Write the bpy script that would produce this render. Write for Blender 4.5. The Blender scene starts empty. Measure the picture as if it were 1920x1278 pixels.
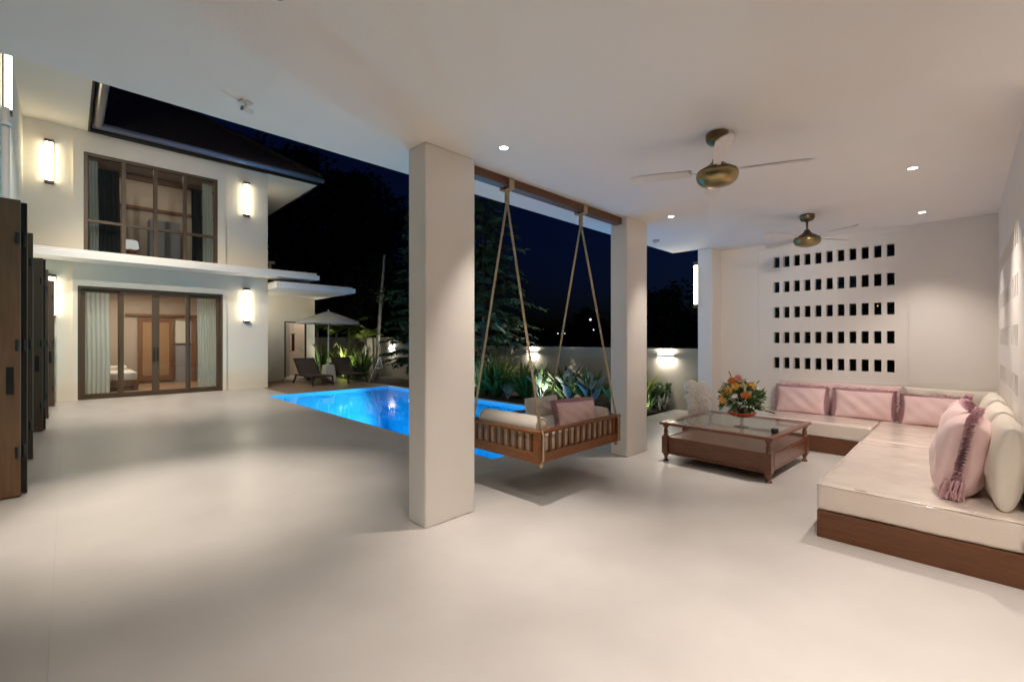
import bpy, math, random
from mathutils import Vector, Matrix
R = math.radians
random.seed(7)
sc = bpy.context.scene
col = sc.collection

# ------------------------------------------------------------------ camera, sky, exposure
TH = R(45.25)
cam_d = bpy.data.cameras.new('camera')
cam = bpy.data.objects.new('camera', cam_d); col.objects.link(cam)
cam.location = (0, 0, 1.4)
cam.rotation_euler = (R(90), 0, TH - R(90))
cam_d.sensor_width = 36; cam_d.lens = 840 / 1920 * 36
cam_d.shift_y = -2 / 1920
cam_d.clip_start = .05; cam_d.clip_end = 900
sc.camera = cam

w = bpy.data.worlds.new('World'); sc.world = w; w.use_nodes = True
nt = w.node_tree
sky = nt.nodes.new('ShaderNodeTexSky'); sky.sky_type = 'NISHITA'; sky.sun_disc = False
sky.sun_elevation = R(-3); sky.sun_rotation = R(135); sky.altitude = 10
bg = nt.nodes['Background']; bg.inputs['Strength'].default_value = 0.15
tint = nt.nodes.new('ShaderNodeMix'); tint.data_type = 'RGBA'; tint.blend_type = 'MULTIPLY'; tint.inputs[0].default_value = 1
tint.inputs[7].default_value = (.10, .27, 1.25, 1)
nt.links.new(sky.outputs[0], tint.inputs[6]); nt.links.new(tint.outputs[2], bg.inputs['Color'])
sd = bpy.data.lights.new('moon', 'SUN'); sd.energy = .004; sd.angle = R(.5); sd.color = (.6, .72, 1)
so = bpy.data.objects.new('moon', sd); col.objects.link(so); so.rotation_euler = (R(50), 0, R(30))

sc.view_settings.view_transform = 'Standard'; sc.view_settings.look = 'None'
sc.view_settings.exposure = .22; sc.view_settings.gamma = 1
sc.view_settings.use_curve_mapping = False
sc.cycles.use_denoising = True
sc.cycles.max_bounces = 10; sc.cycles.diffuse_bounces = 6; sc.cycles.glossy_bounces = 4
sc.cycles.transparent_max_bounces = 16
sc.cycles.caustics_reflective = False; sc.cycles.caustics_refractive = False
sc.cycles.sample_clamp_indirect = 6

# ------------------------------------------------------------------ materials
M = {}
def mat(name, c, rough=.6, c2=None, nscale=4, bump=0, bscale=40, metal=0, coat=0, coat_r=.1, stretch=None,
        spec=None, sheen=0, trans=0, rough2=None, emit=None, emit_s=0, detail=4):
    m = bpy.data.materials.new(name); m.use_nodes = True
    t = m.node_tree; b = t.nodes['Principled BSDF']
    b.inputs['Base Color'].default_value = (*c, 1); b.inputs['Roughness'].default_value = rough
    b.inputs['Metallic'].default_value = metal; b.inputs['Coat Weight'].default_value = coat
    b.inputs['Coat Roughness'].default_value = coat_r
    if spec is not None: b.inputs['Specular IOR Level'].default_value = spec
    if sheen: b.inputs['Sheen Weight'].default_value = sheen
    if emit:
        b.inputs['Emission Color'].default_value = (*emit, 1); b.inputs['Emission Strength'].default_value = emit_s
    tc = t.nodes.new('ShaderNodeTexCoord'); mp = t.nodes.new('ShaderNodeMapping')
    t.links.new(tc.outputs['Object'], mp.inputs['Vector'])
    if stretch: mp.inputs['Scale'].default_value = stretch
    if c2 or rough2 is not None:
        n = t.nodes.new('ShaderNodeTexNoise'); n.inputs['Scale'].default_value = nscale; n.inputs['Detail'].default_value = detail
        t.links.new(mp.outputs[0], n.inputs['Vector'])
        cr = t.nodes.new('ShaderNodeValToRGB'); cr.color_ramp.elements[0].position = .22 if nscale > 1.7 else .05; cr.color_ramp.elements[1].position = .78 if nscale > 1.7 else .95
        cr.color_ramp.elements[0].color = (*c, 1); cr.color_ramp.elements[1].color = (*(c2 or c), 1)
        t.links.new(n.outputs['Fac'], cr.inputs['Fac']); t.links.new(cr.outputs[0], b.inputs['Base Color'])
        if rough2 is not None:
            mr = t.nodes.new('ShaderNodeMapRange'); mr.inputs['To Min'].default_value = rough; mr.inputs['To Max'].default_value = rough2
            mr.inputs['From Min'].default_value = .1; mr.inputs['From Max'].default_value = .9
            t.links.new(n.outputs['Fac'], mr.inputs['Value']); t.links.new(mr.outputs[0], b.inputs['Roughness'])
    if bump:
        n2 = t.nodes.new('ShaderNodeTexNoise'); n2.inputs['Scale'].default_value = bscale; n2.inputs['Detail'].default_value = 5
        t.links.new(mp.outputs[0], n2.inputs['Vector'])
        bp = t.nodes.new('ShaderNodeBump'); bp.inputs['Strength'].default_value = bump; bp.inputs['Distance'].default_value = .02
        t.links.new(n2.outputs['Fac'], bp.inputs['Height']); t.links.new(bp.outputs[0], b.inputs['Normal'])
        if coat: t.links.new(bp.outputs[0], b.inputs['Coat Normal'])
    if trans:
        tr = t.nodes.new('ShaderNodeBsdfTranslucent'); tr.inputs['Color'].default_value = (*[min(1, x * 1.5) for x in c], 1)
        mx = t.nodes.new('ShaderNodeMixShader'); mx.inputs[0].default_value = trans
        t.links.new(b.outputs[0], mx.inputs[1]); t.links.new(tr.outputs[0], mx.inputs[2])
        t.links.new(mx.outputs[0], t.nodes['Material Output'].inputs['Surface'])
    M[name] = m
    return m
def glassy(name, tint, ior=1.45, rough=.0, bump=0, bscale=6, solid=True):
    m = bpy.data.materials.new(name); m.use_nodes = True
    t = m.node_tree; t.nodes.remove(t.nodes['Principled BSDF'])
    tr = t.nodes.new('ShaderNodeBsdfTransparent'); tr.inputs['Color'].default_value = (*tint, 1)
    gl = t.nodes.new('ShaderNodeBsdfGlossy'); gl.inputs['Roughness'].default_value = rough; gl.inputs['Color'].default_value = (1, 1, 1, 1)
    fr = t.nodes.new('ShaderNodeFresnel'); fr.inputs['IOR'].default_value = ior
    mx = t.nodes.new('ShaderNodeMixShader')
    if solid:   # a sheet of glass: only the face turned to the viewer mirrors, the back face lets light through
        ge = t.nodes.new('ShaderNodeNewGeometry'); ma = t.nodes.new('ShaderNodeMath'); ma.operation = 'MULTIPLY_ADD'
        ma.inputs[1].default_value = -1; ma.inputs[2].default_value = 1
        mm = t.nodes.new('ShaderNodeMath'); mm.operation = 'MULTIPLY'
        t.links.new(ge.outputs['Backfacing'], ma.inputs[0]); t.links.new(ma.outputs[0], mm.inputs[0])
        t.links.new(fr.outputs[0], mm.inputs[1]); t.links.new(mm.outputs[0], mx.inputs[0])
    else: t.links.new(fr.outputs[0], mx.inputs[0])
    t.links.new(tr.outputs[0], mx.inputs[1]); t.links.new(gl.outputs[0], mx.inputs[2])
    t.links.new(mx.outputs[0], t.nodes['Material Output'].inputs['Surface'])
    if bump:
        tc = t.nodes.new('ShaderNodeTexCoord'); n = t.nodes.new('ShaderNodeTexNoise'); n.inputs['Scale'].default_value = bscale
        n.inputs['Detail'].default_value = 3
        bp = t.nodes.new('ShaderNodeBump'); bp.inputs['Strength'].default_value = bump; bp.inputs['Distance'].default_value = .03
        t.links.new(tc.outputs['Object'], n.inputs['Vector']); t.links.new(n.outputs['Fac'], bp.inputs['Height'])
        t.links.new(bp.outputs[0], gl.inputs['Normal']); t.links.new(bp.outputs[0], fr.inputs['Normal'])
    M[name] = m
def glow(name, c, s):
    m = bpy.data.materials.new(name); m.use_nodes = True
    t = m.node_tree; t.nodes.remove(t.nodes['Principled BSDF'])
    e = t.nodes.new('ShaderNodeEmission'); e.inputs['Color'].default_value = (*c, 1); e.inputs['Strength'].default_value = s
    t.links.new(e.outputs[0], t.nodes['Material Output'].inputs['Surface']); M[name] = m

mat('floor', (.475, .44, .41), .22, (.655, .615, .58), 1.5, 0, 5, rough2=.50, detail=6, spec=.4)
mat('ceiling', (.86, .82, .77), .8, (.84, .80, .75), 2, .06, 60)
mat('plaster', (.81, .765, .71), .75, (.79, .745, .69), 3, .10, 70)
mat('facade', (.83, .78, .66), .8, (.80, .75, .63), 2.5, .10, 60)
mat('slab_white', (.78, .77, .73), .6, (.74, .73, .69), 3, .05, 50)
mat('teak', (.27, .098, .024), .42, (.15, .05, .013), 3.0, .08, 30, stretch=(12, 2, 14), coat=.15)
mat('teak_y', (.27, .098, .024), .42, (.15, .05, .013), 3.0, .08, 30, stretch=(2, 12, 14), coat=.15)
mat('table_wood', (.22, .082, .042), .30, (.14, .05, .025), 3, .06, 30, stretch=(10, 2, 14), coat=.3)
mat('sofa_wood', (.17, .062, .022), .45, (.10, .034, .013), 2.5, .08, 30, stretch=(9, 3, 30))
mat('bronze_frame', (.115, .08, .05), .42, (.095, .066, .041), 3, metal=.2)
mat('dark_frame', (.03, .024, .02), .4, metal=.2)
mat('leaf_wood', (.25, .13, .062), .45, (.18, .09, .044), 3, .06, 30, stretch=(12, 12, 1))
mat('black_plastic', (.012, .012, .012), .35)
mat('brass', (.42, .33, .16), .28, (.30, .23, .11), 6, metal=1)
mat('old_brass', (.20, .15, .085), .35, (.13, .095, .05), 6, metal=1)
mat('blade', (.76, .71, .66), .5, (.72, .67, .62), 4, stretch=(2, 14, 2))
mat('cream_film', (.74, .64, .56), .42, (.70, .595, .52), 3, .42, 7, coat=.9, coat_r=.13)
mat('cream', (.72, .65, .56), .75, (.67, .60, .51), 5, .18, 18, sheen=.2)
mat('pink', (.80, .575, .56), .8, (.76, .535, .52), 5, .16, 20, sheen=.3)
mat('mauve', (.60, .36, .39), .8, (.50, .28, .32), 30, .3, 60, sheen=.3)
mat('rope', (.55, .43, .28), .85, (.42, .31, .19), 60, .4, 120)
mat('roof_tile', (.15, .105, .085), .6, (.105, .075, .06), 6, .2, 20)
mat('gutter', (.16, .17, .22), .3, metal=.4)
mat('gutter_pale', (.42, .38, .34), .3, (.34, .30, .27), 5, metal=.5)
mat('pool_tile', (.16, .60, .88), .4, (.20, .66, .92), 3)
mat('deck', (.26, .18, .13), .5, (.20, .135, .095), 4, .08, 20, stretch=(1, 8, 1))
mat('soil', (.045, .032, .022), .95, (.028, .02, .014), 9, .6, 20)
mat('grass_ground', (.03, .042, .018), .95, (.02, .028, .012), 2, .4, 10)
mat('wall_outer', (.40, .365, .31), .8, (.35, .32, .27), 2, .12, 40)
mat('room_paint', (.54, .44, .365), .8, (.50, .41, .34), 2)
mat('room_floor', (.36, .22, .13), .35, (.28, .165, .095), 3, stretch=(2, 10, 1))
mat('room_white', (.70, .66, .60), .8)
mat('grey_panel', (.32, .31, .34), .5)
mat('sheer', (.57, .61, .59), .85, (.51, .55, .53), 3, trans=.4)
mat('dark_curtain', (.028, .030, .028), .9, (.04, .042, .038), 4)
mat('wood_door', (.26, .12, .052), .5, (.18, .08, .035), 3, stretch=(14, 14, 1))
mat('terracotta', (.30, .10, .045), .5)
mat('vase_red', (.62, .085, .018), .18, (.54, .06, .014), 5, coat=.6)
mat('stone_pale', (.80, .75, .68), .8, (.72, .665, .60), 12, .3, 40)
mat('concrete', (.52, .49, .45), .8, (.45, .42, .38), 8, .2, 40)
mat('canvas', (.50, .47, .41), .85, (.46, .43, .375), 4, trans=.25)
mat('white_metal', (.70, .70, .70), .35)
mat('sling', (.055, .042, .038), .8, (.045, .034, .03), 60, .2, 150)
mat('lounger_frame', (.035, .028, .025), .4)
mat('bark', (.09, .07, .05), .9, (.055, .042, .03), 8, .5, 20, stretch=(3, 3, .6))
mat('pale_bark', (.42, .39, .34), .8, (.33, .30, .26), 6, .3, 20)
mat('leaf_dark', (.045, .085, .032), .55, (.03, .06, .022), 3, trans=.2)
mat('leaf_mid', (.085, .16, .04), .5, (.06, .12, .028), 4, trans=.3)
mat('leaf_lime', (.17, .22, .03), .5, (.11, .16, .025), 4, trans=.35)
mat('leaf_blue', (.30, .38, .38), .38, (.20, .27, .25), 5, trans=.15, coat=.2)
mat('leaf_grey', (.30, .30, .27), .6, (.22, .23, .20), 6, trans=.2)
mat('leaf_bouquet', (.065, .13, .035), .5, (.035, .08, .02), 14, trans=.25)
mat('leaf_sage', (.36, .42, .32), .6, (.26, .33, .22), 14, trans=.25)
mat('petal_yellow', (.72, .40, .06), .6, (.62, .30, .04), 20, trans=.2)
mat('petal_orange', (.62, .20, .035), .6, (.55, .15, .03), 20, trans=.2)
mat('petal_pink', (.62, .26, .24), .6, (.55, .2, .2), 20, trans=.2)
mat('petal_white', (.72, .66, .60), .6, trans=.2)
mat('chrome', (.6, .6, .6), .2, metal=1)
mat('device_grey', (.66, .62, .58), .5)
mat('dome_dark', (.22, .20, .25), .2)
glassy('pane', (.86, .90, .89), 1.5)
glassy('tabletop_glass', (.84, .90, .87), 1.75)
glassy('bowl_glass', (.80, .80, .80), 1.45, .05)
glassy('water', (.20, .82, 1.0), 1.33, .04, .03, 2.5, solid=False)
glow('lamp_warm', (1, .87, .62), 12.5)
glow('lamp_white', (1, .97, .92), 14.0)
glow('lamp_strip', (1, .93, .82), 6.0)
glow('lamp_pool', (.75, .92, 1), 9.0)
glow('lamp_far', (.85, .9, 1), 1.6)
glow('far_lit_plant', (1, .72, .30), 1.3)
glow('lamp_shade', (1, .95, .88), .55)

# ------------------------------------------------------------------ mesh helpers
class MB:
    def __init__(s): s.v = []; s.f = []
    def add(s, vs, fs):
        n = len(s.v); s.v += [tuple(p) for p in vs]; s.f += [tuple(i + n for i in f) for f in fs]; return s
    def box(s, x0, x1, y0, y1, z0, z1):
        x0, x1 = min(x0, x1), max(x0, x1); y0, y1 = min(y0, y1), max(y0, y1); z0, z1 = min(z0, z1), max(z0, z1)
        vs = [(x0,y0,z0),(x1,y0,z0),(x1,y1,z0),(x0,y1,z0),(x0,y0,z1),(x1,y0,z1),(x1,y1,z1),(x0,y1,z1)]
        return s.add(vs, [(3,2,1,0),(4,5,6,7),(0,1,5,4),(1,2,6,5),(2,3,7,6),(3,0,4,7)])
    def bar(s, p, q, a, b, up=(0, 0, 1)):
        p = Vector(p); q = Vector(q); d = (q - p).normalized(); u = Vector(up)
        if abs(d.dot(u)) > .98: u = Vector((1, 0, 0))
        sx = d.cross(u).normalized(); sz = sx.cross(d)
        vs = []
        for c in (p, q):
            for i, j in ((-1,-1),(1,-1),(1,1),(-1,1)): vs.append(c + sx * i * a / 2 + sz * j * b / 2)
        return s.add(vs, [(3,2,1,0),(4,5,6,7),(0,1,5,4),(1,2,6,5),(2,3,7,6),(3,0,4,7)])
    def quad(s, a, b, c, d): return s.add([a, b, c, d], [(0, 1, 2, 3)])
    def tube(s, pts, rad, n=8, cap=True):
        pts = [Vector(p) for p in pts]; k = len(pts)
        if not hasattr(rad, '__len__'): rad = [rad] * k
        vs = []; prev = None
        for i, p in enumerate(pts):
            d = (pts[min(i + 1, k - 1)] - pts[max(i - 1, 0)]).normalized()
            if prev is None:
                prev = Vector((1, 0, 0)) if abs(d.x) < .9 else Vector((0, 1, 0))
            sx = (prev - d * prev.dot(d)).normalized(); sy = d.cross(sx); prev = sx
            for j in range(n):
                a = 2 * math.pi * j / n; vs.append(p + (sx * math.cos(a) + sy * math.sin(a)) * rad[i])
        fs = []
        for i in range(k - 1):
            for j in range(n):
                j2 = (j + 1) % n; fs.append((i*n + j, i*n + j2, (i+1)*n + j2, (i+1)*n + j))
        if cap: fs += [tuple(range(n))[::-1], tuple(range((k-1)*n, k*n))]
        return s.add(vs, fs)
    def lathe(s, prof, n=24, c=(0, 0, 0), cap=True):
        vs = []; fs = []
        for r, z in prof:
            for j in range(n):
                a = 2 * math.pi * j / n; vs.append((c[0] + r * math.cos(a), c[1] + r * math.sin(a), c[2] + z))
        for i in range(len(prof) - 1):
            for j in range(n):
                j2 = (j + 1) % n; fs.append((i*n + j, i*n + j2, (i+1)*n + j2, (i+1)*n + j))
        if cap: fs += [tuple(range(n))[::-1], tuple(range((len(prof)-1)*n, len(prof)*n))]
        return s.add(vs, fs)
    def grid(s, fn, nu, nv):
        vs = [fn(i / nu, j / nv) for j in range(nv + 1) for i in range(nu + 1)]
        fs = [(j*(nu+1) + i, j*(nu+1) + i + 1, (j+1)*(nu+1) + i + 1, (j+1)*(nu+1) + i) for j in range(nv) for i in range(nu)]
        return s.add(vs, fs)
    def blob(s, c, r, n=10, m=7, seed=0, amp=.0):
        rr = random.Random(seed); ph = [rr.random() * 6 for _ in range(6)]
        def fn(u, v):
            a = 2 * math.pi * u; b = math.pi * v
            k = 1 + amp * math.sin(3*a + ph[0]) * math.sin(2*b + ph[1]) + amp * .6 * math.sin(5*a + ph[2] + 4*b)
            return (c[0] + r[0]*k*math.sin(b)*math.cos(a), c[1] + r[1]*k*math.sin(b)*math.sin(a), c[2] + r[2]*k*math.cos(b))
        return s.grid(fn, n, m)
    def leaf(s, p, d, up, L, W, bend=.3):
        p = Vector(p); d = Vector(d).normalized(); u = Vector(up)
        sx = d.cross(u)
        if sx.length < 1e-3: sx = d.cross(Vector((1, 0, .1)))
        sx.normalize(); nn = sx.cross(d)
        m = p + d * L * .5 + nn * bend * L * .15; t = p + d * L - nn * bend * L * .2
        return s.add([p, m + sx * W / 2, t, m - sx * W / 2], [(0, 1, 2), (0, 2, 3)])
    def blade(s, p, d, L, W, droop=.5, n=4, fold=.25, base=.5):
        p = Vector(p); d = Vector(d).normalized(); h = Vector((d.x, d.y, 0))
        if h.length < 1e-3: h = Vector((1, 0, 0))
        h.normalize(); sx = Vector((-h.y, h.x, 0)); vs = []
        pos = p.copy(); cur = d.copy()
        for i in range(n + 1):
            t = i / n; ww = W * (base + (1 - base) * math.sin(min(1, t * 1.7) * math.pi / 2)) * (1 - t ** 3 * .97)
            up = sx.cross(cur)
            vs += [pos - sx * ww / 2 + up * ww * fold, pos, pos + sx * ww / 2 + up * ww * fold]
            cur = (cur + Vector((0, 0, -droop / n)) * (.4 + 1.2 * t)).normalized(); pos = pos + cur * L / n
        fs = []
        for i in range(n):
            a = i * 3; fs += [(a, a+1, a+4, a+3), (a+1, a+2, a+5, a+4)]
        return s.add(vs, fs)
    def mesh(s, name, m, smooth=False):
        me = bpy.data.meshes.new(name); me.from_pydata(s.v, [], s.f); me.materials.append(m)
        if smooth: me.polygons.foreach_set('use_smooth', [True] * len(me.polygons))
        me.update(); return me
    def build(s, name, m, parent=None, smooth=False, bevel=0, seg=2, loc=None, rot=None):
        me = s.mesh(name, M[m] if isinstance(m, str) else m, smooth)
        o = bpy.data.objects.new(name, me); col.objects.link(o)
        if parent: o.parent = parent
        if loc: o.location = loc
        if rot: o.rotation_euler = rot
        if bevel:
            bm = o.modifiers.new('bevel', 'BEVEL'); bm.width = bevel; bm.segments = seg; bm.limit_method = 'ANGLE'
            bm.harden_normals = False
        return o

def tag(o, label=None, cat=None, group=None, kind=None):
    if label: o['label'] = label
    if cat: o['category'] = cat
    if group: o['group'] = group
    if kind: o['kind'] = kind
    return o
def thing(name, label, cat, loc=(0, 0, 0), rz=0, group=None):
    o = bpy.data.objects.new(name, None); o.empty_display_size = .1; col.objects.link(o)
    o.location = loc; o.rotation_euler = (0, 0, rz)
    return tag(o, label, cat, group)
def copy_tree(o, parent=None):
    c = o.copy(); col.objects.link(c)
    if parent: c.parent = parent
    for ch in [x for x in bpy.data.objects if x.parent == o]: copy_tree(ch, c)
    return c
def lamp(name, typ, loc, energy, color=(1, 1, 1), parent=None, aim=None, **kw):
    d = bpy.data.lights.new(name, typ); d.energy = energy; d.color = color
    for k, v in kw.items(): setattr(d, k, v)
    o = bpy.data.objects.new(name, d); col.objects.link(o); o.location = loc
    if aim: o.rotation_euler = (Vector(aim) - Vector(loc)).to_track_quat('-Z', 'Y').to_euler()
    if parent: o.parent = parent
    return o
def perforated(axis, pos, thick, a0, a1, z0, z1, holes_a, hw, rows):
    """wall of real openings; axis 'x': wall plane at x=pos.. ; a runs along the wall"""
    A = sorted({a0, a1, *[h for x in holes_a for h in (x, x + hw)]})
    Z = sorted({z0, z1, *[z for r in rows for z in r]})
    hs = {round(x, 5) for x in holes_a}; rs = {round(r[0], 5) for r in rows}
    solid = lambda i, j: not (0 <= i < len(A)-1 and 0 <= j < len(Z)-1) and None or (
        0 <= i < len(A)-1 and 0 <= j < len(Z)-1 and not (round(A[i], 5) in hs and round(Z[j], 5) in rs))
    mb = MB()
    P = (lambda t, a, z: (pos + t, a, z)) if axis == 'x' else (lambda t, a, z: (a, pos + t, z))
    for i in range(len(A)-1):
        for j in range(len(Z)-1):
            if not solid(i, j): continue
            for t in (0, thick): mb.quad(P(t, A[i], Z[j]), P(t, A[i+1], Z[j]), P(t, A[i+1], Z[j+1]), P(t, A[i], Z[j+1]))
            for di, dj, (p, q) in ((-1,0,((A[i],Z[j]),(A[i],Z[j+1]))),(1,0,((A[i+1],Z[j]),(A[i+1],Z[j+1]))),
                                   (0,-1,((A[i],Z[j]),(A[i+1],Z[j]))),(0,1,((A[i],Z[j+1]),(A[i+1],Z[j+1])))):
                if not solid(i+di, j+dj):
                    mb.quad(P(0,*p), P(0,*q), P(thick,*q), P(thick,*p))
    return mb

# ------------------------------------------------------------------ ground, floor, pool
CE = 2.87
PX0, PX1, PY0, PY1 = 3.55, 6.9, 3.91, 12.3
f = MB()
def flat(mb, x0, x1, y0, y1, z): mb.quad((x0, y0, z), (x1, y0, z), (x1, y1, z), (x0, y1, z))
flat(f, -.06, 8.7, -4.5, 3.91, 0); flat(f, -.06, 3.55, 3.91, 12.3, 0)
flat(f, -.06, 4.05, 12.3, 17, 0); flat(f, 6.9, 8.7, 3.91, 4.1, 0)
flat(f, 6.9, 7.05, 4.1, 12.3, 0)
f.build('floor', 'floor')['kind'] = 'structure'
g = MB(); flat(g, -7, -.064, -4.5, 15, 0)
g.build('inner_floor', 'floor')['kind'] = 'structure'
jt = MB(); jt.box(-.064, -.0605, -4.5, 17, -.02, -.0008); jt.build('floor_joint', 'floor')['kind'] = 'structure'
g = MB(); flat(g, 4.05, 7.05, 12.3, 16.8, 0); g.build('poolside_deck', 'deck')['kind'] = 'structure'
g = MB()
def soilfn(u, v):
    return (7.05 + u * 1.62, 4.1 + v * 13.9, -.01 + .05 * math.sin(u * math.pi) + .015 * math.sin(v * 90 + u * 9))
g.grid(soilfn, 6, 60); flat(g, 6.3, 7.05, 16.8, 18, -.005)
tag(g.build('planting_soil', 'soil', smooth=True), kind='structure')
g = MB()
for a in ((-200, -7, -200, 200), (8.7, 400, -200, 400), (-7, 8.7, 18, 400), (-7, 8.7, -200, -4.5)): flat(g, *a, -.12)
g.build('ground', 'grass_ground')['kind'] = 'structure'
p = MB()
zb = -1.35
p.quad((PX0,PY0,zb),(PX1,PY0,zb),(PX1,PY1,zb),(PX0,PY1,zb))
p.quad((PX0,PY0,zb),(PX0,PY1,zb),(PX0,PY1,0),(PX0,PY0,0)); p.quad((PX1,PY0,zb),(PX1,PY1,zb),(PX1,PY1,0),(PX1,PY0,0))
p.quad((PX0,PY0,zb),(PX1,PY0,zb),(PX1,PY0,0),(PX0,PY0,0)); p.quad((PX0,PY1,zb),(PX1,PY1,zb),(PX1,PY1,0),(PX0,PY1,0))
p.build('pool_basin', 'pool_tile')['kind'] = 'structure'
g = MB(); flat(g, PX0 + .001, PX1 - .001, PY0 + .001, PY1 - .001, -.05); g.build('pool_water', 'water')['kind'] = 'structure'
for i, (py, lab) in enumerate(((5.0, 'round underwater light at the pool end nearest the swing'), (6.95, 'round underwater light glowing beyond the swing bolster'), (9.0, 'round underwater light hidden behind the near white column'), (11.0, 'round underwater light at the pool end nearest the loungers'))):
    t = thing('pool_light', lab, 'pool light', (PX1 - .004, py, -.32), group='underwater pool lights')
    MB().lathe([(.10, 0), (.10, .02), (.085, .03)], 20).build('rim', 'chrome', t, rot=(0, R(-90), 0))
    MB().lathe([(.08, .031), (.06, .036)], 20).build('lens', 'lamp_pool', t, rot=(0, R(-90), 0))
    lamp('pool_lamp', 'SPOT', (-.06, 0, 0), 330, (.36, .86, 1), t, spot_size=R(150), spot_blend=.7, shadow_soft_size=.06).rotation_euler = (0, R(64), 0)

# ------------------------------------------------------------------ covered patio
c = MB(); c.box(-7, 7.3, -4.6, 3.48, CE, CE + .22); c.box(7.3, 8.2, -4.6, 3.05, CE, CE + .22)
c.build('ceiling', 'ceiling')['kind'] = 'structure'
def column(x0, x1, y0, y1, label):
    o = MB().box(x0, x1, y0, y1, 0, CE).build('column', 'plaster', bevel=.012)
    tag(o, label, 'column', 'square white columns along the pool')
column(1.88, 2.36, 2.81, 3.04, 'wide white plastered column standing nearest, left of the hanging swing')
column(4.74, 5.22, 2.83, 3.06, 'white plastered column to the right of the hanging swing')
column(7.30, 7.90, 2.83, 3.06, 'white plastered pier at the far end beside the perforated wall')
rows5 = [(2.5, 2.665), (2.12, 2.285), (1.735, 1.90), (1.352, 1.517), (.97, 1.135)]
hs = [.64 + i * .1338 for i in range(11)]
tw = thing('perforated_wall', 'white back wall pierced by five rows of small dark slots', 'wall', (0, 0, 0))
mb = MB(); mb.box(7.68, 7.82, -.45, .5, 0, CE); mb.box(7.68, 7.82, 2.27, 2.829, 0, CE)
mb.box(7.68, 7.82, .5, 2.27, 0, .83); mb.box(7.68, 7.82, .5, 2.27, 2.79, CE)
mb.build('wall_face', 'plaster', tw)
perforated('x', 7.692, .085, .5, 2.27, .83, 2.79, hs, .080, rows5).build('slotted_panel', 'plaster', tw)
ts = thing('perforated_wall', 'white side wall behind the long sofa with four rows of slots', 'wall', (0, 0, 0))
xs = [5.0 + i * .16 for i in range(15)]
perforated('y', -.28, -.12, 4.0, 7.68, 0, CE, xs, .075, rows5[1:]).build('slotted_panel', 'plaster', ts)
# rest of the patio room, behind and beside the camera
for nm, a in (('rear_wall', (-7, 8.2, -4.6, -4.45)), ('inner_wall', (-7.1, -6.95, -4.6, 15)), ('end_wall', (3.95, 4.0, -4.45, -.28))):
    MB().box(a[0], a[1], a[2], a[3], 0, CE).build(nm, 'plaster')['kind'] = 'structure'
# wooden beam
bm_ = MB().box(2.36, 4.74, 2.90, 3.0, CE - .078, CE - .001).build('wooden_beam', 'sofa_wood', bevel=.004)
tag(bm_, 'dark brown timber beam under the ceiling carrying the swing ropes', 'beam')

# downlights
def downlight(x, y, label, power=120, vis=True, size=50):
    t = thing('ceiling_downlight', label, 'downlight', (x, y, CE), group='recessed patio ceiling downlights')
    MB().lathe([(.045, 0), (.045, -.004), (.033, -.004), (.033, 0)], 24, cap=False).build('trim_ring', 'white_metal', t)
    MB().lathe([(.032, -.001), (.001, -.003)], 20).build('lens', 'lamp_white', t)
    lamp('downlight_lamp', 'SPOT', (0, 0, -.02), power, (1, .895, .80), t, spot_size=R(size), spot_blend=1, shadow_soft_size=.03)
downlight(2.37, 2.48, 'bright recessed downlight just right of the nearest column top', 180)
downlight(5.11, 2.46, 'small recessed downlight near the right column top', 130, size=56)
downlight(5.14, .31, 'recessed downlight above the long sofa, nearer of the right pair', 170, size=98)
downlight(6.99, .34, 'recessed downlight above the sofa corner, farther of the right pair', 100, size=92)
for x, y, pw, lab in ((2.37, .31, 165, 'recessed downlight overhead near the camera'), (1.25, 1.25, 165, 'recessed downlight overhead in front of the camera'), (2.4, -1.0, 210, 'added fill downlight behind the camera, right of the floor joint'), (-2.4, -2.0, 130, 'added fill downlight behind the camera, left of the floor joint')):
    downlight(x, y, lab, pw, size=98)  # the pair behind the camera is unseen fill, added for bounce
t = thing('wall_fill_light', 'unseen fill light added behind the camera, aimed at the slotted wall', 'spotlight', (1.1, -1.2, CE))  # unseen lamp, added to brighten the slotted back wall
MB().lathe([(.05, 0), (.05, -.06), (.042, -.06), (.042, -.03)], 20, cap=False).build('housing', 'white_metal', t)
MB().lathe([(.041, -.04), (.001, -.042)], 20).build('lens', 'lamp_white', t)
lamp('wall_fill_lamp', 'SPOT', (0, 0, -.09), 640, (1, .895, .80), t, Vector((7.68, 1.55, 1.55)) - Vector((1.1, -1.2, CE)), spot_size=R(42), spot_blend=1, shadow_soft_size=.35)

def ceiling_device(x, y, label):
    t = thing('security_camera', label, 'camera', (x, y, CE), R(20)); t.scale = (.75, .75, .75)
    MB().box(-.045, .045, -.03, .03, -.012, -.001).build('mount_plate', 'device_grey', t, bevel=.003)
    MB().tube([(0, 0, -.012), (0, 0, -.04), (.02, 0, -.055)], .008, 8).build('bracket', 'white_metal', t)
    MB().box(-.03, .06, -.02, .02, -.085, -.05).build('body', 'white_metal', t, bevel=.008)
    MB().lathe([(.018, 0), (.02, .004), (.001, .006)], 14).build('lens', 'dome_dark', t, loc=(-.03, 0, -.068), rot=(0, R(-90), 0))
ceiling_device(.78, 3.12, 'small grey bracketed camera under the ceiling edge, left of the near column')
t = thing('smoke_detector', 'small round grey detector on the ceiling edge above the right gap', 'detector', (6.17, 3.2, CE))
MB().lathe([(.05, 0), (.05, -.015), (.035, -.035), (.001, -.04)], 20).build('body', 'device_grey', t, smooth=True)
t = thing('dome_camera', 'dark dome cut by the top edge of the photo, on the ceiling', 'camera', (.62, 2.005, CE))
MB().lathe([(.05, 0), (.05, -.012), (.042, -.014)], 24).build('base', 'device_grey', t)
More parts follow.
